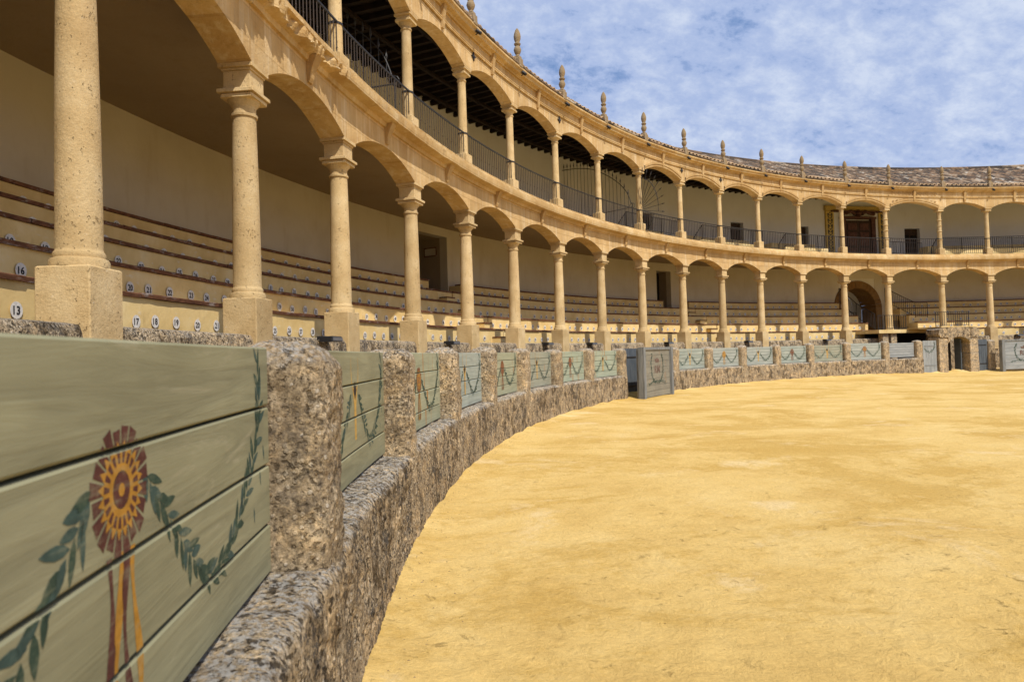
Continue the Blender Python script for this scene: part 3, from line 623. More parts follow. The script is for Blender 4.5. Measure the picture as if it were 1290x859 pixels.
# lower vaulted portal
pc, zs = 92.7, 3.95
def PA(rad, a, r): return P(r, pc, zs+rad*math.sin(a), rad*math.cos(a))
NV = 17
for k in range(NV):
    a0_, a1_ = math.pi*k/NV+.006, math.pi*(k+1)/NV-.006; mb = MB(); pj = 39.20 + .02*random.random()
    rows = [[PA(1.33, a, pj), PA(1.80, a, pj), PA(1.80, a, 39.5), PA(1.33, a, 40.6)] for a in (a0_, (a0_+a1_)/2, a1_)]
    ids = mb.grid(rows, wrap_v=True); mb.face(ids[0]); mb.face(ids[-1]); obj('voussoir', mb, M['darkstone'], B)
mb = MB()
for q in (-1, 1): mb.box(P(39.85, pc, 2.95, q*1.56), (1.3, .46, 2.0), R(pc))
obj('portal_jamb', mb, M['darkstone'], B)
mb = MB()     # plaster spandrel above the arch ring and the vault behind it
rows = []
for k in range(25):
    a = math.pi*k/24; x = 1.74*math.cos(a); z = zs+1.74*math.sin(a); rows.append([P(39.303, pc, z, x), P(39.303, pc, 5.93, x)])
mb.grid(rows)
mb.poly([P(39.303, pc, 2.0, 1.74), P(39.303, pc, 5.93, 1.74), P(39.303, pc, 5.93, 2.2), P(39.303, pc, 2.0, 2.2)])
mb.poly([P(39.303, pc, 2.0, -1.74), P(39.303, pc, 5.93, -1.74), P(39.303, pc, 5.93, -2.2), P(39.303, pc, 2.0, -2.2)])
mb.grid([[PA(1.36, math.pi*k/20, r_) for k in range(21)] for r_ in (40.55, 41.35)])
for sg in (-1, 1): mb.poly([P(40.55, pc, 2.0, sg*1.36), P(41.35, pc, 2.0, sg*1.36), P(41.35, pc, zs, sg*1.36), P(40.55, pc, zs, sg*1.36)])
mb.poly([P(41.35, pc, zs+1.36*math.sin(math.pi*k/12), 1.36*math.cos(math.pi*k/12)) for k in range(13)] + [P(41.35, pc, 2.0, -1.36), P(41.35, pc, 2.0, 1.36)])
obj('passage_vault', mb, M['white'], B, recalc=False)

# ------------------------------------------------------------------ inner stand wall
def worn(amp, sc, seed=0):
    return lambda th, i, r, z: amp*fbm((P(r, th, z)[0]+seed, P(r, th, z)[1], z), sc)
def stand_wall(a, b, label):
    mb = MB(); mb.sweep([(34.93, -.2), (34.88, .5), (34.88, 1.2), (34.88, 1.6), (34.90, 1.84), (34.94, 1.91), (35.05, 1.93), (35.3, 1.93), (35.3, -.2)], a, b, .16, off=worn(.022, 4))
    return tag(recentre(obj('stand_wall', mb, M['rough'], smooth=35)), label, 'wall')
stand_wall(A0, 95.2, 'low weathered stone wall under the columns, long run left of the arched stone doorway')
stand_wall(90.6, A1, 'low weathered stone wall under the columns, short run right of the arched stone doorway')

# ------------------------------------------------------------------ seating
RW = [(36.0, 1.93, 2.45), (36.6, 2.45, 2.92), (37.3, 2.92, 3.40), (38.05, 3.40, 3.87), (38.75, 3.87, 4.31)]
N0 = [(17, 165.71), (21, 163.79), (22, 163.3), (24, 163.0), (25, 162.8)]
def number_disc(mb, r, th, z, txt, rad=.080):
    c = [P(r-.004, th, z+rad*1.05*math.sin(k*math.pi/8), rad*math.cos(k*math.pi/8)) for k in range(16)]; mb.poly(c, 0)
    v, f, w_, h_ = glyphs(txt); sc = .085/h_; sx = min(sc, .098/w_)*(1.0 if len(txt) > 1 else .9)
    base = [mb.vert(P(r-.007, th, z+b*sc, -a*sx*-1)) for a, b in [(-a, b) for a, b in v]]
    for q in f: mb.face([base[i] for i in q], 1)
def seats(rows_range, label):
    a, b = rows_range[0]
    o = empty('seating_block', P(36, (a+b)/2, 1.93), label, 'bench seating', 'numbered bench blocks of the lower stand')
    for k, (r, z0, z1) in enumerate(RW):
        a, b = rows_range[k]; rb = RW[k+1][0]+.05 if k < 4 else 39.28
        mb = MB(); mb.sweep([(r, z0-.3), (r, z1-.06), (rb, z1-.06), (rb, z0-.3)], a, b, .4, off=lambda th, i, r_, z_: .006*fbm((th*.6, r_, z_), 1.0))
        row = obj('bench_row', mb, M['seat'], o)
        mb = MB(); t = a
        while t > b+.02:         # separate edge boards, slightly out of line with each other
            n = max(b, t - random.uniform(2.2, 4.2)); j = random.uniform(-.008, .008); jz = random.uniform(-.006, .006)
            mb.sweep([(r-.035+j, z1-.058+jz), (r-.045+j, z1-.01+jz), (r-.02+j, z1+jz), (r+.27+j, z1+jz), (r+.27+j, z1-.055)], t, n+.015, .25, off=lambda th, i, r_, z_: .008*fbm((th*2, r_, z_), 1.4)); t = n
        obj('edge_board', mb, M['nosing'], row)
        mb = MB(); n0, t0 = N0[k]; i0 = math.ceil((t0-a+.35)/.72)
        i = i0
        while t0-.72*i > b+.3:
            num = (n0+i) % 100; num = num if num > 0 else num+100
            if random.random() > .03: number_disc(mb, r-.012, t0-.72*i + random.uniform(-.08, .08), z0 + (.170 if k == 0 else .158) + random.uniform(-.015, .015), str(num))
            i += 1
        obj('painted_numbers', mb, [M['disc'], M['digit']], row, recalc=False)
    return o
seats([(A0, 142.6)]*4+[(A0, 141.9)], 'numbered ochre bench block behind the widest columns, left of the first stepped aisle')
seats([(141.2, 115.1)]*4+[(138.9, 116.3)], 'block of numbered ochre benches between the two stepped aisles')
seats([(113.6, 95.0), (113.6, 95.2), (113.6, 95.3), (113.6, 95.45), (113.2, 95.45)], 'block of numbered ochre benches between the second aisle and the dark stone arch')
seats([(89.6, A1)]*5, 'block of numbered ochre benches right of the dark stone arch, ending at the picture edge')
for (a, b, lab) in ((142.55, 141.25, 'stepped aisle between the benches under the doorway with a plaque'), (115.05, 113.65, 'stepped aisle between the benches beside the plain dark doorway')):
    e = empty('aisle_steps', P(36, (a+b)/2, 1.93), lab, 'steps', 'stepped aisles in the stand')
    for k, (r, z0, z1) in enumerate(RW[:4]):
        mb = MB(); rb = RW[k+1][0]
        mb.sweep([(r+.02, z0-.3), (r+.02, z1-.06), (rb+.05, z1-.06), (rb+.05, z0-.3)], a, b, .5); zm = (z0+z1)/2-.02
        mb.sweep([(r-.30, z0-.2), (r-.30, zm-.04), (r+.02, zm-.04), (r+.02, z0-.2)], a-.1, b+.5, .5)
        s_ = obj('step', mb, M['seat'], e)
        mb = MB(); mb.sweep([(r-.01, z1-.058), (r-.01, z1-.01), (r+.2, z1-.01), (r+.2, z1-.058)], a, b, .5)
        mb.sweep([(r-.33, zm-.038), (r-.33, zm), (r, zm), (r, zm-.038)], a-.08, b+.48, .5)
        obj('edge_board', mb, M['nosing'], s_)
# plaque in the doorway recess
mb = MB(); fr_ = P(40.1, 139.0, 5.65, -.0)
q = R(139.0); mb.box(P(40.1, 139.0, 5.65, .012), (.62, .03, .36), q)
pq = recentre(obj('wall_plaque', mb, M['nosing'])); tag(pq, 'small framed plaque on the side of the left stand doorway', 'plaque')
mb = MB(); mb.box(P(40.1, 139.0, 5.65, .03), (.52, .008, .27), q)
me = mb.mesh('plaque_face', M['plaster']); o = link('plaque_face', me, pq); me.transform(Matrix.Translation(-pq.location))

# ------------------------------------------------------------------ barrier
POSTS = [185.75, 180.5, 175.48, 170.28, 165.01, 159.89, 154.93, 149.88, 144.85, 139.75, 131.45, 126.21, 121.1, 116.09, 111.36, 106.37, 101.29, 97.14, 88.68, 82.9, 77.6, 72.4]
PWD = .80
def stone_post(th, wd, h, res, label, seed):
    """rounded stone post with a displaced, weathered surface; th is its angle centre"""
    rx, ry, cr = .215, wd/2, .095
    def ringpts(inset, nn):
        pts = []; hx, hy, c = rx-inset, ry-inset, max(.015, cr-inset*.5)
        per = []; 
        for (sx, sy, a0) in ((1, 1, 0), (-1, 1, 90), (-1, -1, 180), (1, -1, 270)):
            for k in range(4): a = R(a0+30*k); per.append((sx*(hx-c)+c*math.cos(a), sy*(hy-c)+c*math.sin(a)))
        per.append(per[0]); Ls = [0]
        for i in range(1, len(per)): Ls.append(Ls[-1]+math.dist(per[i], per[i-1]))
        out = []
        for k in range(nn):
            l = Ls[-1]*k/nn; i = max(j for j in range(len(Ls)) if Ls[j] <= l+1e-9); i = min(i, len(per)-2); t = (l-Ls[i])/max(1e-9, Ls[i+1]-Ls[i])
            out.append((per[i][0]+(per[i+1][0]-per[i][0])*t, per[i][1]+(per[i+1][1]-per[i][1])*t))
        return out
    nn = int(1.7/res); rows = []; prof = []; z = -.25
    while z < h-.13: prof.append((0, z)); z += res
    for k in range(0, 10): a = R(10*k); prof.append((.115*(1-math.cos(a)), h-.115+.115*math.sin(a)))
    k = .115
    while k < min(rx, ry)-.05: k += max(res, .02); prof.append((min(k, min(rx, ry)-.03), h+.012))
    amp = .022; sd = Vector((seed*3.1, seed*1.7, seed*.9))
    for ins, z in prof:
        row = []
        for x, y in ringpts(ins, nn):
            p = Vector((x, y, z)); n = Vector((x/rx, y/ry, .6 if z > h-.05 else 0)).normalized()
            d = amp*noise.fractal((p+sd)*3.2, 1, 2, 3) + .010*noise.fractal((p+sd)*14, .9, 2, 3)
            pit = noise.noise((p+sd*2)*26); d -= .016*max(0, pit-.25) if res < .03 else 0
            p = p + n*d - Vector((0, 0, .02*max(0, noise.noise((p+sd)*5)) if z > h-.05 else 0)); row.append(p)
        rows.append(row)
    mb = MB(); ids = mb.grid(rows, wrap_v=True); mb.face(ids[-1])
    me = mb.mesh('barrier_post', M['post'], smooth=True); o = link('stone_post', me, None, P(32.315, th, 0), R(th)+math.pi)
    return tag(o, label, 'stone post', 'stone posts of the ring barrier')
ORD = ['first', 'second', 'third', 'fourth', 'fifth', 'sixth', 'seventh', 'eighth', 'ninth', 'tenth']
for i, th in enumerate(POSTS):
    if i == 0: lab = 'rough stone barrier post further along the near barrier, two posts left of the largest one'
    elif i == 1: lab = 'rough stone barrier post just left of the largest painted green panel'
    elif i == 2: lab = 'largest rough stone barrier post, right of the big painted green panel'
    elif i < 10:
        k = 9-i; lab = 'rough stone barrier post beside the slate door of the worn grey shield' if k == 0 else f'rough stone barrier post, {ORD[k]} to the left from the worn grey shield'
    elif i < 17: lab = f'rough stone barrier post, {ORD[i-10]} to the right of the worn grey shield'
    elif i == 17: lab = 'rough stone barrier post against the pale door left of the arched doorway'
    elif i == 18: lab = 'rough stone barrier post between the dark slate door and the pale shield'
    else: lab = f'rough stone barrier post past the pale shield, {ORD[i-19]} beyond it'
    res = .013 if i in (1, 2, 3) else .02 if i < 6 else .045
    stone_post(th-PWD/2, (.40 if i == 2 else .43)*random.uniform(.97, 1.04), {1: 1.60, 2: 1.60, 3: 1.635}.get(i, 1.665)+random.uniform(-.015, .02)+(.05 if 14 <= i < 18 else 0), res, lab, i)
# low base wall between the openings
def base_wall(a, b, label, da, pres):
    pr = [(32.11, -.25)]; z = -.1
    while z < .68: pr.append((32.10, z)); z += pres
    for k in range(0, 10, 1 if pres < .05 else 2): t = R(10*k); pr.append((32.10+.07*(1-math.cos(t)), .71+.07*math.sin(t)))
    x = 32.22
    while x < 32.5: pr.append((x, .785)); x += max(pres, .04)
    pr += [(32.55, .74), (32.56, .2), (32.56, -.25)]
    def off(th, i, r, z):
        p = Vector(P(r, th, z)); k_ = min(1, max(.25, z/.25)); return k_*.022*noise.fractal(p*2.2, 1, 2, 3) + k_*.012*noise.fractal(p*11, .9, 2, 3) + (.010*noise.noise(p*30) if pres < .05 else 0)
    mb = MB(); mb.sweep(pr, a, b, da, off=off)
    for n in range(len(mb.v)):
        x_, y_, z_ = mb.v[n]
        if z_ > .7: mb.v[n] = (x_, y_, z_ + .022*noise.noise(Vector((x_*3, y_*3, 1))) + .012*noise.noise(Vector((x_*13, y_*13, 4))))
    return tag(recentre(obj('barrier_base_wall', mb, M['rough'], smooth=True)), label, 'wall')
base_wall(187, 170.3, 'thick low stone wall under the largest painted green panel', .045, .022)
base_wall(170.28, 139.0, 'long low stone wall curving under the green panels towards the worn grey shield', .11, .04)
base_wall(134.2, 96.4, 'low stone wall of the far barrier between the worn shield and the arched doorway', .22, .09)
base_wall(82.9, A1, 'low stone wall of the barrier past the pale shield', .3, .12)
# painted panels
RP = 32.30
def cut_gaps(o, gaps, hw=.007):
    import bmesh
    me = o.data; bm = bmesh.new(); bm.from_mesh(me); oz = ORG[o].z
    for g in gaps:
        for z in (g-hw, g+hw): bmesh.ops.bisect_plane(bm, geom=bm.verts[:]+bm.edges[:]+bm.faces[:], plane_co=(0, 0, z-oz), plane_no=(0, 0, 1))
    kill = [f for f in bm.faces if any(abs(f.calc_center_median().z+oz-g) < hw for g in gaps)]
    bmesh.ops.delete(bm, geom=kill, context='FACES'); bm.to_mesh(me); bm.free()
def leafpoly(mb, c, ang, L, W, put, mi=0):
    pts = []
    for (u, v) in ((0, 0), (.22, .8), (.5, 1), (.8, .6), (1, 0), (.8, -.6), (.5, -1), (.22, -.8)):
        x, y = u*L, v*W/2; pts.append(put(c[0]+x*math.cos(ang)-y*math.sin(ang), c[1]+x*math.sin(ang)+y*math.cos(ang)))
    mb.poly(pts, mi)
def cat(pts, n):
    """points along a Catmull-Rom curve"""
    q = [Vector(p) for p in pts]; out = []
    for i in range(len(q)-1):
        a, b, c, d = q[max(i-1, 0)], q[i], q[i+1], q[min(i+2, len(q)-1)]
        for k in range(n):
            t = k/n; out.append(.5*((2*b)+(-a+c)*t+(2*a-5*b+4*c-d)*t*t+(-a+3*b-3*c+d)*t**3))
    out.append(q[-1]); return out
def garland(mb, pts, put, rng, L=.075, W=.026, step=.035):
    cv = cat([(x, y, 0) for x, y in pts], 40); acc = 0; side = 1
    for a, b in zip(cv[:-1], cv[1:]):
        acc += (b-a).length
        if acc > step:
            acc = 0; t = math.atan2((b-a).y, (b-a).x); side = -side
            leafpoly(mb, (a.x, a.y), t+side*rng.uniform(.15, .95), L*rng.uniform(.75, 1.15), W*rng.uniform(.8, 1.2), put, 0 if rng.random() < .7 else 1)
def rosette(put, c, r, cols):
    mb = MB(); N = 20
    for k in range(N):
        a0_, a1_ = 2*math.pi*(k+.10)/N, 2*math.pi*(k+.90)/N; ro = r*(1+.05*math.sin(k*2.3))
        mb.poly([put(c[0]+q*math.cos(a), c[1]+q*math.sin(a)) for q, a in ((r*.66, a0_), (ro, a0_), (ro*.985, (a0_+a1_)/2), (ro, a1_), (r*.66, a1_))], 0)
        mb.poly([put(c[0]+q*math.cos(a), c[1]+q*math.sin(a), 1) for q, a in ((r*.30, a0_-.03), (r*.60, a0_-.03), (r*.78, (a0_+a1_)/2), (r*.60, a1_+.03), (r*.30, a1_+.03))], 1)
        mb.poly([put(c[0]+q*math.cos(a), c[1]+q*math.sin(a), 2) for q, a in ((r*.42, a0_+.05), (r*.60, a0_+.03), (r*.60, a1_-.03), (r*.42, a1_-.05))], 0)
    mb.poly([put(c[0]+r*.29*math.cos(k*.393), c[1]+r*.29*math.sin(k*.393), 2) for k in range(16)], 0)
    mb.poly([put(c[0]+r*.11*math.cos(k*.785), c[1]+r*.11*math.sin(k*.785), 3) for k in range(8)], 1)
    return mb
def ribbons(put, c, L, rng):
    mb = MB()
    for k, x in enumerate((-.055, -.018, .018, .055)):
        rows = []
        for j in range(13):
            t = j/12; w_ = .027*(.8-.35*math.sin(t*9+k*1.9)); xx = c[0]+x+(.014*math.sin(t*5+k*1.4)) + x*.15*t
            rows.append([put(xx-w_/2, c[1]-L*t), put(xx+w_/2, c[1]-L*t)])
        mb.grid(rows, mi=k % 2)
    return mb
def horns(put, c):
    mb = MB()
    mb.poly([put(c[0]-.035, c[1]), put(c[0]+.035, c[1]), put(c[0]+.025, c[1]-.28), put(c[0]-.025, c[1]-.28)], 0)
    mb.poly([put(c[0]-.075, c[1]+.05), put(c[0]-.02, c[1]-.10, 1), put(c[0]+.02, c[1]-.10, 1), put(c[0]+.075, c[1]+.05)], 0)
    mb.poly([put(c[0]-.05, c[1]+.03, 2), put(c[0], c[1]-.03, 2), put(c[0]+.05, c[1]+.03, 2), put(c[0]+.015, c[1]+.085, 2), put(c[0]-.015, c[1]+.085, 2)], 1)
    for sg in (-1, 1):
        q = [(sg*.06, .03), (sg*.10, .09), (sg*.115, .16), (sg*.11, .24)]
        mb.grid([[put(c[0]+x-.011*(1-j/4), c[1]+y, 1), put(c[0]+x+.011*(1-j/4), c[1]+y, 1)] for j, (x, y) in enumerate(q)], mi=0)
    return mb
def panel(a, b, z0, z1, gaps, mat, label, motif, seed, cx_=None, fine=False, leafscale=1.0, ms=1.0, cat_='wooden panel', group='painted panels of the ring barrier', cols=('maroon', 'yellow')):
    rng = random.Random(seed); c = (a+b)/2; half = R(a-b)*RP/2
    e = empty('painted_barrier', P(RP+.03, c, z0), label, cat_, group)
    zs_ = [z0] + gaps + [z1]; mb = MB(); n = 20 if fine else 6
    for k in range(len(zs_)-1):
        lo, hi = zs_[k]+(.004 if k else 0), zs_[k+1]-.004; j = 0 if fine else rng.uniform(-.002, .002); bv = .006
        prof = [(RP+j+bv, lo), (RP+j, lo+bv), (RP+j, hi-bv), (RP+j+bv, hi), (RP+.045, hi), (RP+.045, lo)]
        rows, uv = [], []
        for q in range(n+1):
            th = a+(b-a)*q/n; rows.append([P(r, th, z) for r, z in prof]+[P(prof[0][0], th, prof[0][1])]); u = R(th)*RP + k*3.7
            uv.append([(u, z+k*1.3) for r, z in prof]+[(u, lo+k*1.3)])
        ids = mb.grid(rows, uvs=uv); mb.face(ids[0][:-1]); mb.face(ids[-1][:-1])
    mb.sweep([(RP+.035, z0+.02), (RP+.035, z1-.02), (RP+.06, z1-.02), (RP+.06, z0+.02)], a-.02, b+.02, .5, mi=1)
    obj('boards', mb, [mat, M['dark']], e)
    cc = c if cx_ is None else cx_
    def put(u, z, lay=0):    # u to the right as seen from the arena
        th = cc - math.degrees(u/RP); return P(RP-(.0008 if fine else .0030)-.0002*lay, th, z)
    H = z1-z0; zc = z0 + H*.66; hr = min(half, R(cc-b)*RP)-.10; hl = min(half, R(a-cc)*RP)-.10
    if motif:
        mb = MB()
        for sg, hw in ((1, hr), (-1, hl)):
            f = lambda pts: [(sg*x*hw/.95, z0+z*H/.80) for x, z in pts]
            garland(mb, f([(.09, .54), (.15, .47), (.28, .34), (.44, .20), (.60, .20), (.78, .33), (.88, .46), (.93, .58), (.93, .66)]), put, rng, .082*leafscale, .024*leafscale, (.017 if fine else .024)*leafscale)
            garland(mb, f([(.905, .50), (.93, .62), (.92, .745)]), put, rng, .085*leafscale, .024*leafscale, .040*leafscale)
            for x, z in ((.86, .27), (.93, .38), (.97, .46)): leafpoly(mb, (sg*x*hw/.95, z0+z*H/.8), -1.5+.2*rng.random(), .055*leafscale, .013, put, 1)
        po = [obj('painted_garland', mb, [M['leaf'], M['leafb']], e, recalc=False)]
        if motif == 'rosette':
            po.append(obj('painted_rosette', rosette(put, (0, zc-.018), .122 if fine else .115*ms, cols), [M[cols[0]], M[cols[1]]], e, recalc=False))
            po.append(obj('painted_ribbons', ribbons(put, (0, zc-.135), .36 if fine else .30, rng), [M[cols[0]], M[cols[1]]], e, recalc=False))
        elif motif == 'horns': po.append(obj('painted_bull_head', horns(lambda u, z, lay=0: put(u*ms, zc+(z-zc)*ms, lay), (0, zc-.01)), [M['horn'], M['headp']], e, recalc=False))
        for q in po: cut_gaps(q, gaps)
    return e
G4 = lambda z0, z1: [z0+(z1-z0)*f for f in (.215, .475, .735)]
G6 = lambda z0, z1: [z0+(z1-z0)*f for f in (.18, .36, .53, .70, .86)]
specs = [ # between post i and i+1
 (0, 0, 'rosette', 'sage green panel left of the largest painted panel', ('maroon', 'yellow'), 4),
 (1, 0, 'rosette', 'largest sage green boarded panel, with maroon and ochre painted rosette and ribbons', ('maroon', 'yellow'), 4),
 (2, 0, 'horns', 'sage green panel right of the largest stone post, with painted horned head', ('maroon', 'yellow'), 4),
 (3, 6, 'rosette', 'pale green panel with long rust stains running down its boards', ('rustp', 'yellow'), 4),
 (4, 2, 'horns', 'clean blue green panel with ochre horned head, just past the rust stained panel', ('maroon', 'yellow'), 4),
 (5, 1, 'rosette', 'pale green panel with faded rust red rosette, fourth left of the worn grey shield', ('rustp', 'rustp'), 5),
 (6, 3, 'horns', 'grey green panel with horned head, third left of the worn grey shield', ('maroon', 'yellow'), 5),
 (7, 4, 'rosette', 'mint green panel with faded rust red rosette, second left of the worn grey shield', ('rustp', 'rustp'), 5),
 (8, 4, 'horns', 'mint green panel with horned head and rust drips, next to the slate door', ('maroon', 'yellow'), 5),
 (10, 2, 'horns', 'pale panel with small ochre horned head, first full panel right of the worn shield', ('maroon', 'yellow'), 6),
 (11, 5, 'rosette', 'pale grey panel with plain ochre yellow rosette, right of the worn shield', ('yellow', 'yellow'), 6),
 (12, 5, 'horns', 'pale grey panel with ochre horned head between the yellow and the rust red rosette panels', ('maroon', 'yellow'), 6),
 (13, 2, 'rosette', 'pale green panel with rust red rosette on the far barrier', ('rustp', 'maroon'), 6),
 (14, 3, 'horns', 'grey green panel with ochre horned head, second left of the bleached panel', ('maroon', 'yellow'), 6),
 (15, 5, 'rosette', 'pale blue grey panel with brown rosette, left of the bleached panel', ('rustp', 'yellow'), 6),
 (19, 2, 'rosette', 'pale panel past the pale shield', ('maroon', 'yellow'), 6),
 (20, 5, 'horns', 'second pale panel past the pale shield', ('maroon', 'yellow'), 6)]
for i, mi_, mo, lab, cols, ng in specs:
    a, b = POSTS[i]-PWD-.02, POSTS[i+1]+.02; z0, z1 = .80, 1.605
    dz = 0 if a > 110 else .05; z1 += dz
    gaps = G4(z0, z1) if ng == 4 else G6(z0, z1) if ng == 6 else [z0+(z1-z0)*f for f in (.22, .43, .62, .81)]
    panel(a, b, z0, z1, gaps, PAN[mi_], lab, mo, 100+i, cx_={1: 177.51, 2: 172.2}.get(i), fine=i in (1, 2), leafscale=1.0 if i < 5 else 1.15 if i < 9 else 1.3, ms=1.0 if i < 3 else 1.2 if i < 9 else 1.35, cols=cols)
panel(POSTS[16]-PWD-.02, POSTS[17]+.02, .85, 1.62, G6(.85, 1.62), M['bleached'], 'bleached whitish panel with nearly vanished painting, left of the pale door', None, 55)
panel(133.6, POSTS[10]+.02, .80, 1.61, G6(.80, 1.61), PAN[5], 'narrow pale blue board panel right beside the worn grey shield', None, 56)
# bleached panel keeps a band of faded paint
# shields (wooden screens standing in front of the openings)
def shield(a, b, rs, h, mat, frame, label, text, seed):
    c = (a+b)/2; W = R(a-b)*rs; e = empty('wooden_shield', P(rs, c, 0), label, 'wooden shield', 'wooden shields before the barrier gaps')
    q = R(c)+math.pi; rng = random.Random(seed)
    mb = MB(); n = 8
    for k in range(n):
        z0, z1 = .02+(h-.06)*k/n, .02+(h-.06)*(k+1)/n-.008; d = .05+rng.uniform(-.004, .004)
        i0 = len(mb.v); mb.box(P(rs, c, (z0+z1)/2), (d, W-.20, z1-z0), q)
        for t in range(i0, len(mb.v)): mb.uvs[t] = (mb.uvs[t][0]+k*2.1, mb.uvs[t][1]+k*.9)
    mb.box(P(rs+.03, c, h/2), (.02, W-.24, h-.1), q); obj('boards', mb, mat, e)
    for sg in (-1, 1):
        mb = MB(); mb.box(P(rs-.01, c, h/2-.05, sg*(W/2-.06)), (.20, .17, h+.14), q); mb.box(P(rs+.10, c, h/2-.04, sg*(W/2-.075)), (.14, .09, h+.04), q); obj('stile', mb, frame, e)
    mb = MB(); mb.box(P(rs-.005, c, h-.02), (.11, W-.24, .09), q); obj('top_rail', mb, frame, e)
    def put(u, z, lay=0): return P(rs-.032-.0015*lay, c, z, -u)
    mb = MB(); g2 = min(.52, W*.26)
    for sg in (-1, 1):
        garland(mb, [(sg*g2*.75, h*.90), (sg*g2, h*.75), (sg*g2*1.02, h*.58), (sg*g2*.85, h*.42), (sg*.28, h*.33), (sg*.05, h*.30)], put, rng, .10, .04, .04)
        garland(mb, [(sg*.10, h*.29), (sg*.4, h*.31), (sg*.75, h*.26)], put, rng, .09, .035, .045)
    obj('painted_wreath', mb, [M['leaf'], M['leafb']], e, recalc=False)
    mb = MB(); v, f, w_, h_ = glyphs('RM'); sc = .24/h_
    for (tx, zc_, hh) in (('RM', h*.56, .26), ('R', h*.455, .12)):
        if tx == 'R': continue
        v, f, w_, h_ = glyphs(tx); sc = hh/h_; base = [mb.vert(put(x*sc*1.05, zc_+y*sc)) for x, y in v]
        for p in f: mb.face([base[i] for i in p])
    # small crown above the letters
    zc_ = h*.72; mb.poly([put(-.16, zc_), put(.16, zc_), put(.20, zc_+.10), put(.10, zc_+.075), put(0, zc_+.14), put(-.10, zc_+.075), put(-.20, zc_+.10)]); mb.poly([put(-.16, zc_-.035), put(.16, zc_-.035), put(.16, zc_-.01), put(-.16, zc_-.01)])
    obj('painted_monogram', mb, M['faded'], e, recalc=False)
    return e
shield(138.9, 134.1, 31.62, 1.66, M['oldboards'], M['greywood'], 'worn grey brown wooden shield with faded crowned RM monogram in a wreath', 'RM', 5)
shield(88.25, 83.4, 31.55, 1.62, M['bleached'], M['greywood'], 'pale bleached wooden shield with crowned RM monogram in a wreath, at the picture edge', 'RM', 6)
# door leaves in the openings
def leaf(a, b, r, h, mat, label, deco=False, skew=0):
    c = (a+b)/2; W = R(a-b)*r; q = R(c)+skew; e = empty('barrier_door', P(r, c, 0), label, 'door', 'plank doors in the barrier openings'); mb = MB(); n = 5
    for k in range(n):
        i0 = len(mb.v); u = -W/2+W*(k+.5)/n; p = Vector(P(r, c, h/2-.05)) + Vector((-math.sin(q), math.cos(q), 0))*u
        mb.box(p, (.05, W/n-.010, h+.1), q)
        for t in range(i0, len(mb.v)): mb.uvs[t] = (mb.uvs[t][1]+k*2.3, mb.uvs[t][0]+k*1.1)
    p = Vector(P(r+.035, c, h/2)); mb.box(p, (.03, W-.05, h-.1), q); obj('boards', mb, mat, e)
    mb = MB()
    for z in (.35, h-.3): mb.box(Vector(P(r-.032, c, z)), (.012, W*.8, .05), q)
    obj('strap_hinge', mb, M['iron'] if mat is M['slate'] else M['greywood'], e)
    if deco:
        mb = MB(); rng = random.Random(3)
        def put(u, z, lay=0): return P(r-.029, c, z, -u)
        garland(mb, [(-W*.42, 1.35), (-.25, 1.15), (0, 1.08), (.22, 1.2), (W*.36, 1.42), (W*.36, 1.6)], put, rng, .1, .04, .04); obj('painted_garland', mb, [M['leaf'], M['leafb']], e, recalc=False)
    return e
leaf(138.75, 135.7, 32.50, 1.66, M['slate'], 'dark slate blue plank door standing in the gap beside the worn shield')
leaf(96.3, 94.65, 32.20, 1.70, M['bleached'], 'pale grey plank door with painted garland, left of the arched stone doorway', True)
leaf(89.85, 88.72, 32.22, 1.68, M['slate'], 'dark slate plank door right of the arched stone doorway')
# arched stone doorway (bull gate) with its lintel
TA = 92.2
e = empty('stone_doorway', P(32.4, TA, 0), 'squat arched stone doorway with weathered lintel in the far barrier', 'doorway')
def tor(x, z, r): return P(r, TA, z, -x)
mb = MB()
for sg in (-1, 1):
    for k in range(5):
        z0, z1 = -.3+.43*k, -.3+.43*(k+1)-.006; o_ = random.uniform(0, .025)
        mb.bevel_box(P(32.42, TA, (z0+z1)/2, sg*(1.0+o_/2)), (.75+o_, .56+o_, z1-z0), .02, R(TA))
obj('pier', mb, M['ashlar'], e)
mb = MB(); na = 12
rows = []
for k in range(na+1):
    x = -.72+1.44*k/na; zlo = 1.42+.46*math.sqrt(max(0, 1-(x/.74)**2)); rows.append([tor(x, zlo, 32.0), tor(x, 2.40, 32.0), tor(x, 2.40, 32.85), tor(x, zlo, 32.85)])
ids = mb.grid(rows, wrap_v=True); mb.face(ids[0]); mb.face(ids[-1])
for sg in (-1, 1):
    q = [(sg*.722, 1.852), (sg*1.22, 1.852), (sg*1.34, 2.02), (sg*1.30, 2.28), (sg*1.12, 2.395), (sg*.722, 2.395)]
    f_, b_ = [tor(x, z, 31.98) for x, z in q], [tor(x, z, 32.86) for x, z in q]; ids = mb.grid([f_, b_], wrap_v=True); mb.face(ids[0]); mb.face(ids[-1])
obj('lintel', mb, M['rough'], e)
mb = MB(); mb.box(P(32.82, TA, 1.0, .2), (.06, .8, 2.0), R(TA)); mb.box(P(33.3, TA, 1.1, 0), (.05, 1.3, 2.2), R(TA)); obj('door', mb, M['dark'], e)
mb = MB(); mb.box(P(32.62, TA, .9, -.50), (.42, .06, 1.75), R(TA)); obj('door_leaf', mb, M['slate'], e)
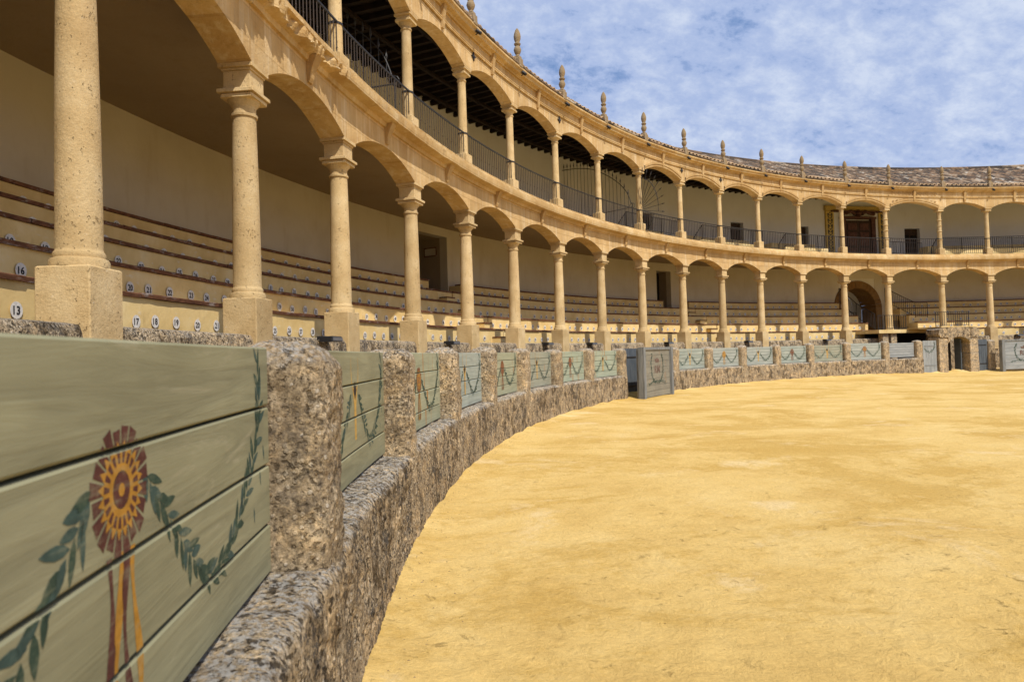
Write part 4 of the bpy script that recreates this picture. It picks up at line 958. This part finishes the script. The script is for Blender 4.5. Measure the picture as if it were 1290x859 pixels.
# walkway over the passage with railings
e = empty('walkway', P(34.4, 93.5, 0), 'raised ochre walkway between the dark stone arch and the arched doorway roof', 'walkway')
mb = MB(); mb.sweep([(34.3, 2.20), (34.3, 2.40), (39.3, 2.40), (39.3, 2.20)], 97.6, 90.0, .8); mb.sweep([(32.0, 2.41), (32.0, 2.445), (34.3, 2.445), (34.3, 2.41)], 94.3, 90.1, .8); obj('deck', mb, M['seat'], e)
mb = MB()
for t in (96.6, 95.6, 90.4): mb.box(P(34.6, t, 1.0), (.3, .4, 2.38), R(t))
obj('pier', mb, M['ashlar'], e)
mb = MB(); mb.sweep([(35.6, 0), (35.6, 2.19), (35.7, 2.19), (35.7, 0)], 97, 89.8, .8); obj('opening_shade_sheet', mb, M['dark'], e)  # near-black sheet painted as the shade in the opening under the deck
def rail(name, pts, h, label, cat_, mat='iron', step=.13, group=None, lower=.08, bw=.016):
    """straight runs of balusters between 3-D points (feet)"""
    e = empty(name, pts[0], label, cat_, group) if label else None
    top, low, bars = MB(), MB(), MB()
    for a, b in zip(pts[:-1], pts[1:]):
        a, b = Vector(a), Vector(b); U = Vector((0, 0, 1)); top.bar(a+U*h, b+U*h, .035, w2=.03); low.bar(a+U*lower, b+U*lower, .025)
        n = max(1, int((b-a).length/step))
        for k in range(n+1):
            p = a+(b-a)*k/n; bars.bar(p+U*(lower if k not in (0, n) else 0), p+U*h, bw if k not in (0, n) else bw*1.8)
    for nm, m in (('handrail', top), ('bottom_rail', low), ('balusters', bars)): obj(nm, m, M[mat], e)
    return e
ring = lambda r, a, b, z, n=6: [P(r, a+(b-a)*k/n, z) for k in range(n+1)]
rail('walkway_railing', ring(34.35, 97.6, 94.3, 2.40, 4), .82, 'black railing on the front of the ochre walkway left of the doorway roof', 'railing')
rail('walkway_railing', [P(32.5, 94.0, 2.44), P(32.3, 90.5, 2.44)], .82, 'black railing round the roof of the arched stone doorway', 'railing')
rail('stair_railing', [P(36.2, 95.0, 2.45), P(37.6, 95.0, 3.2), P(38.9, 95.2, 4.3)], .95, 'black stair railing climbing beside the dark stone arch', 'railing')
rail('stair_railing', [P(39.0, 90.0, 4.3), P(37.3, 88.9, 3.2), P(37.3, 87.6, 3.2)], .95, 'black stair railing descending right of the dark stone arch', 'railing')
rail('passage_railing', [P(41.1, 94.0, 4.2), P(40.9, 92.3, 2.9), P(40.4, 91.6, 2.8)], .95, 'black handrail sloping down inside the dark stone arch', 'railing')
# ------------------------------------------------------------------ gallery ironwork
GL = Vector(P(35.0, 125, 6.8)); GR = empty('gallery_railing', GL, 'black iron railing along the upper gallery, clasping every column', 'railing')
def gal_panel():
    """one panel, 1 degree pitch built per bay"""
for i in range(len(COLS)-1):
    a, b = COLS[i]-.20, COLS[i+1]+.20; n = int(R(a-b)*35/.125); m = MB()
    for k in range(n+1):
        th = a+(b-a)*k/n; p0, p1 = P(35.0, th, 6.90), P(35.0, th, 7.78); m.bar(p0, p1, .015)
        if k % 2: m.lathe([(.006, -.03), (.016, 0), (.006, .03)], 6, P(35.0, th, 7.30), cap=False)
    m2 = MB(); m2.sweep([(34.985, 7.77), (34.98, 7.80), (35.02, 7.80), (35.015, 7.77)], a+.1, b-.1, .5); m2.sweep([(34.99, 6.90), (34.99, 6.92), (35.01, 6.92), (35.01, 6.90)], a+.1, b-.1, .5)
    h_ = obj('handrail', m2, M['iron'], GR); obj('balusters', m, M['rustiron'], GR)
for th in COLS:
    m = MB(); m.lathe([(.128, -.022), (.138, -.022), (.138, .022), (.128, .022)], 20, P(RC, th, 7.78), cap=False); obj('column_ring', m, M['iron'], GR)
# second railings at the edge of the gallery tiers
for (a, b, lab) in ((87.3, 72, 'inner black railing on the gallery tier at the right picture edge'), (104.9, 100.2, 'short inner black railing on the gallery tier left of the tiled portal'),
                    (115.4, 107.8, 'inner black railing on the gallery tier, two bays left of the tiled portal'), (125.0, 118.4, 'inner black railing on the gallery tier just right of the spiked fan screen')):
    rail('tier_railing', [P(37.0, a, 6.79)]+ring(36.45, a, b, 7.36, 6), .75, lab, 'railing', group='inner railings of the gallery')
rail('ramp_railing', [P(36.6, 99.4, 6.9), P(38.6, 96.6, 7.6)], .8, 'black ramp railing sloping up at the left of the tiled portal', 'railing')
rail('ramp_railing', [P(38.6, 91.6, 7.5), P(36.6, 88.8, 7.0)], .8, 'black ramp railing sloping at the right of the tiled portal', 'railing')
# radial partition screens with spear tips
def partition(th, label, fan):
    e = empty('iron_screen', P(37, th, 6.8), label, 'iron screen', 'spiked iron screens across the gallery')
    pts = [(35.35, 8.1), (35.6, 8.7), (36.1, 9.25), (36.8, 9.75), (37.5, 10.1), (38.3, 10.3), (39.2, 10.4)]
    cv = cat([(x, z, 0) for x, z in pts], 6); m = MB(); m.tube([P(v.x, th, v.y) for v in cv], .018, 6); m.tube([P(r, th, 7.95) for r in (35.3, 36, 37, 38, 39.25)], .018, 6)
    m.tube([P(35.3+.16*math.cos(q*.7)*(1-q*.06), th, 8.0+.16*math.sin(q*.7)*(1-q*.06)) for q in range(10)], .014, 5); m.tube([P(35.3, th, 6.8), P(35.3, th, 8.1)], .02, 6)
    obj('rails', m, M['iron'], e)
    m = MB(); r = 35.5
    while r < 39.25:
        z = min(cv, key=lambda v: abs(v.x-r)).y; r2 = r-.0
        m.tube([P(r, th, 6.8), P(r2, th, z+.1)], .011, 5); m.tube([P(r2, th, z+.08), P(r2, th, z+.15), P(r2, th, z+.32)], [.012, .032, .002], 5); r += .2
    obj('spear_bars', m, M['iron'], e)
    if fan:
        c = (34.95, 7.75); A, Bz = .95, 1.42; m = MB()
        m.tube([P(c[0]-A*math.cos(R(q)), th, c[1]+Bz*math.sin(R(q))) for q in range(-8, 88, 6)], .016, 5)
        for q in range(-8, 86, 11):
            d = (math.cos(R(q)), math.sin(R(q))); s1 = 1.2
            m.tube([P(c[0]-.2*A*d[0], th, c[1]+.2*Bz*d[1]), P(c[0]-s1*A*d[0], th, c[1]+s1*Bz*d[1])], .011, 5)
            m.tube([P(c[0]-k*A*d[0], th, c[1]+k*Bz*d[1]) for k in (1.17, 1.22, 1.34)], [.012, .03, .002], 5)
        m.tube([P(34.3, th, 7.3), P(34.5, th, 6.9), P(34.75, th, 6.78)], .014, 5); m.tube([P(34.2, th, 7.5), P(34.45, th, 7.0), P(34.7, th, 6.86)], .012, 5)
        obj('outer_fan', m, M['iron'], e)
partition(126.9, 'spiked iron screen across the gallery with a fan of spears outside a column', True)
partition(153.5, 'tall iron screen in the dark gallery bay nearest the top left', False)
# ------------------------------------------------------------------ lamps
def spot_mesh():
    b = MB(); b.lathe([(.035, -.07), (.05, -.06), (.05, .06), (.055, .08), (.055, .09)], 10); a_ = MB(); a_.bar((0, 0, -.02), (.10, 0, .07), .02)
    b.bar((-.0, 0, 0), (.11, 0, .06), .022); return b.mesh('spotlight', M['black'], smooth=40)
SP = spot_mesh()
vis = [t for t in COLS if 83 < t < 154]
for k, th in enumerate(vis):
    o = link('spotlight', SP, None, P(34.55, th-.22, 10.62)); o.rotation_euler = (0, R(50), R(th))
    n = len(vis)-1-k
    tag(o, f'tiny black spotlight under the top cornice, {ORD[n]} finial from the right' if n < 10 else f'tiny black spotlight under the top cornice, {ORD[k]} from the near end of the cornice', 'spotlight', 'spotlights under the top cornice')
FLD = [(160.6, 'between the second and third lower columns'), (150.6, 'between the fourth and fifth lower columns'), (139.8, 'between the sixth and seventh lower columns'), (134.2, 'behind the last panel before the slate door'),
       (124.0, 'above the worn grey shield'), (113.3, 'behind the far barrier, below the second stepped aisle'), (103.2, 'two columns left of the dark stone arch'), (81.4, 'behind the pale shield at the picture edge')]
for th, w_ in FLD:
    e = empty('floodlight', P(34.9, th, 1.95), 'flat black floodlight on the stand wall, ' + w_, 'floodlight', 'floodlights on the stand wall')
    m = MB(); m.bevel_box(P(34.76, th, 1.90), (.24, .40, .09), .015, R(th)); obj('housing', m, M['black'], e)
    m = MB(); m.box(P(34.636, th, 1.898), (.012, .36, .06), R(th)); obj('lamp_glass', m, M['lens'], e)
    m = MB()
    for sg in (-1, 1): m.box(P(34.86, th, 1.92, sg*.15), (.14, .03, .06), R(th))
    obj('bracket', m, M['black'], e)
# ------------------------------------------------------------------ grit and dry bits of litter along the foot of the barrier
mb = MB(); rng = random.Random(11)
for k in range(600):
    th = rng.uniform(150, 179.3) if k < 480 else rng.uniform(95, 150); d = abs(rng.gauss(0, .12)); r = 32.05-d
    x, y = r*math.cos(R(th)), r*math.sin(R(th)); s = rng.uniform(.002, .007)*(1 if k < 480 else 2); z = sand_z(x, y)
    a = rng.uniform(0, 6.3); e1 = (s*rng.uniform(.8, 1.8), s)
    vs = [(x+e1[0]*math.cos(a+q)*(1), y+e1[1]*math.sin(a+q), z) for q in (0, 1.57, 3.14, 4.71)]; ids = [mb.vert(v) for v in vs]; t = mb.vert((x, y, z+s*.8))
    for q in range(4): mb.face((ids[q], ids[(q+1) % 4], t))
tag(obj('pebbles', mb, M['pebble']), 'dark grit and crumbs scattered along the foot of the stone barrier', 'grit', kind='stuff')
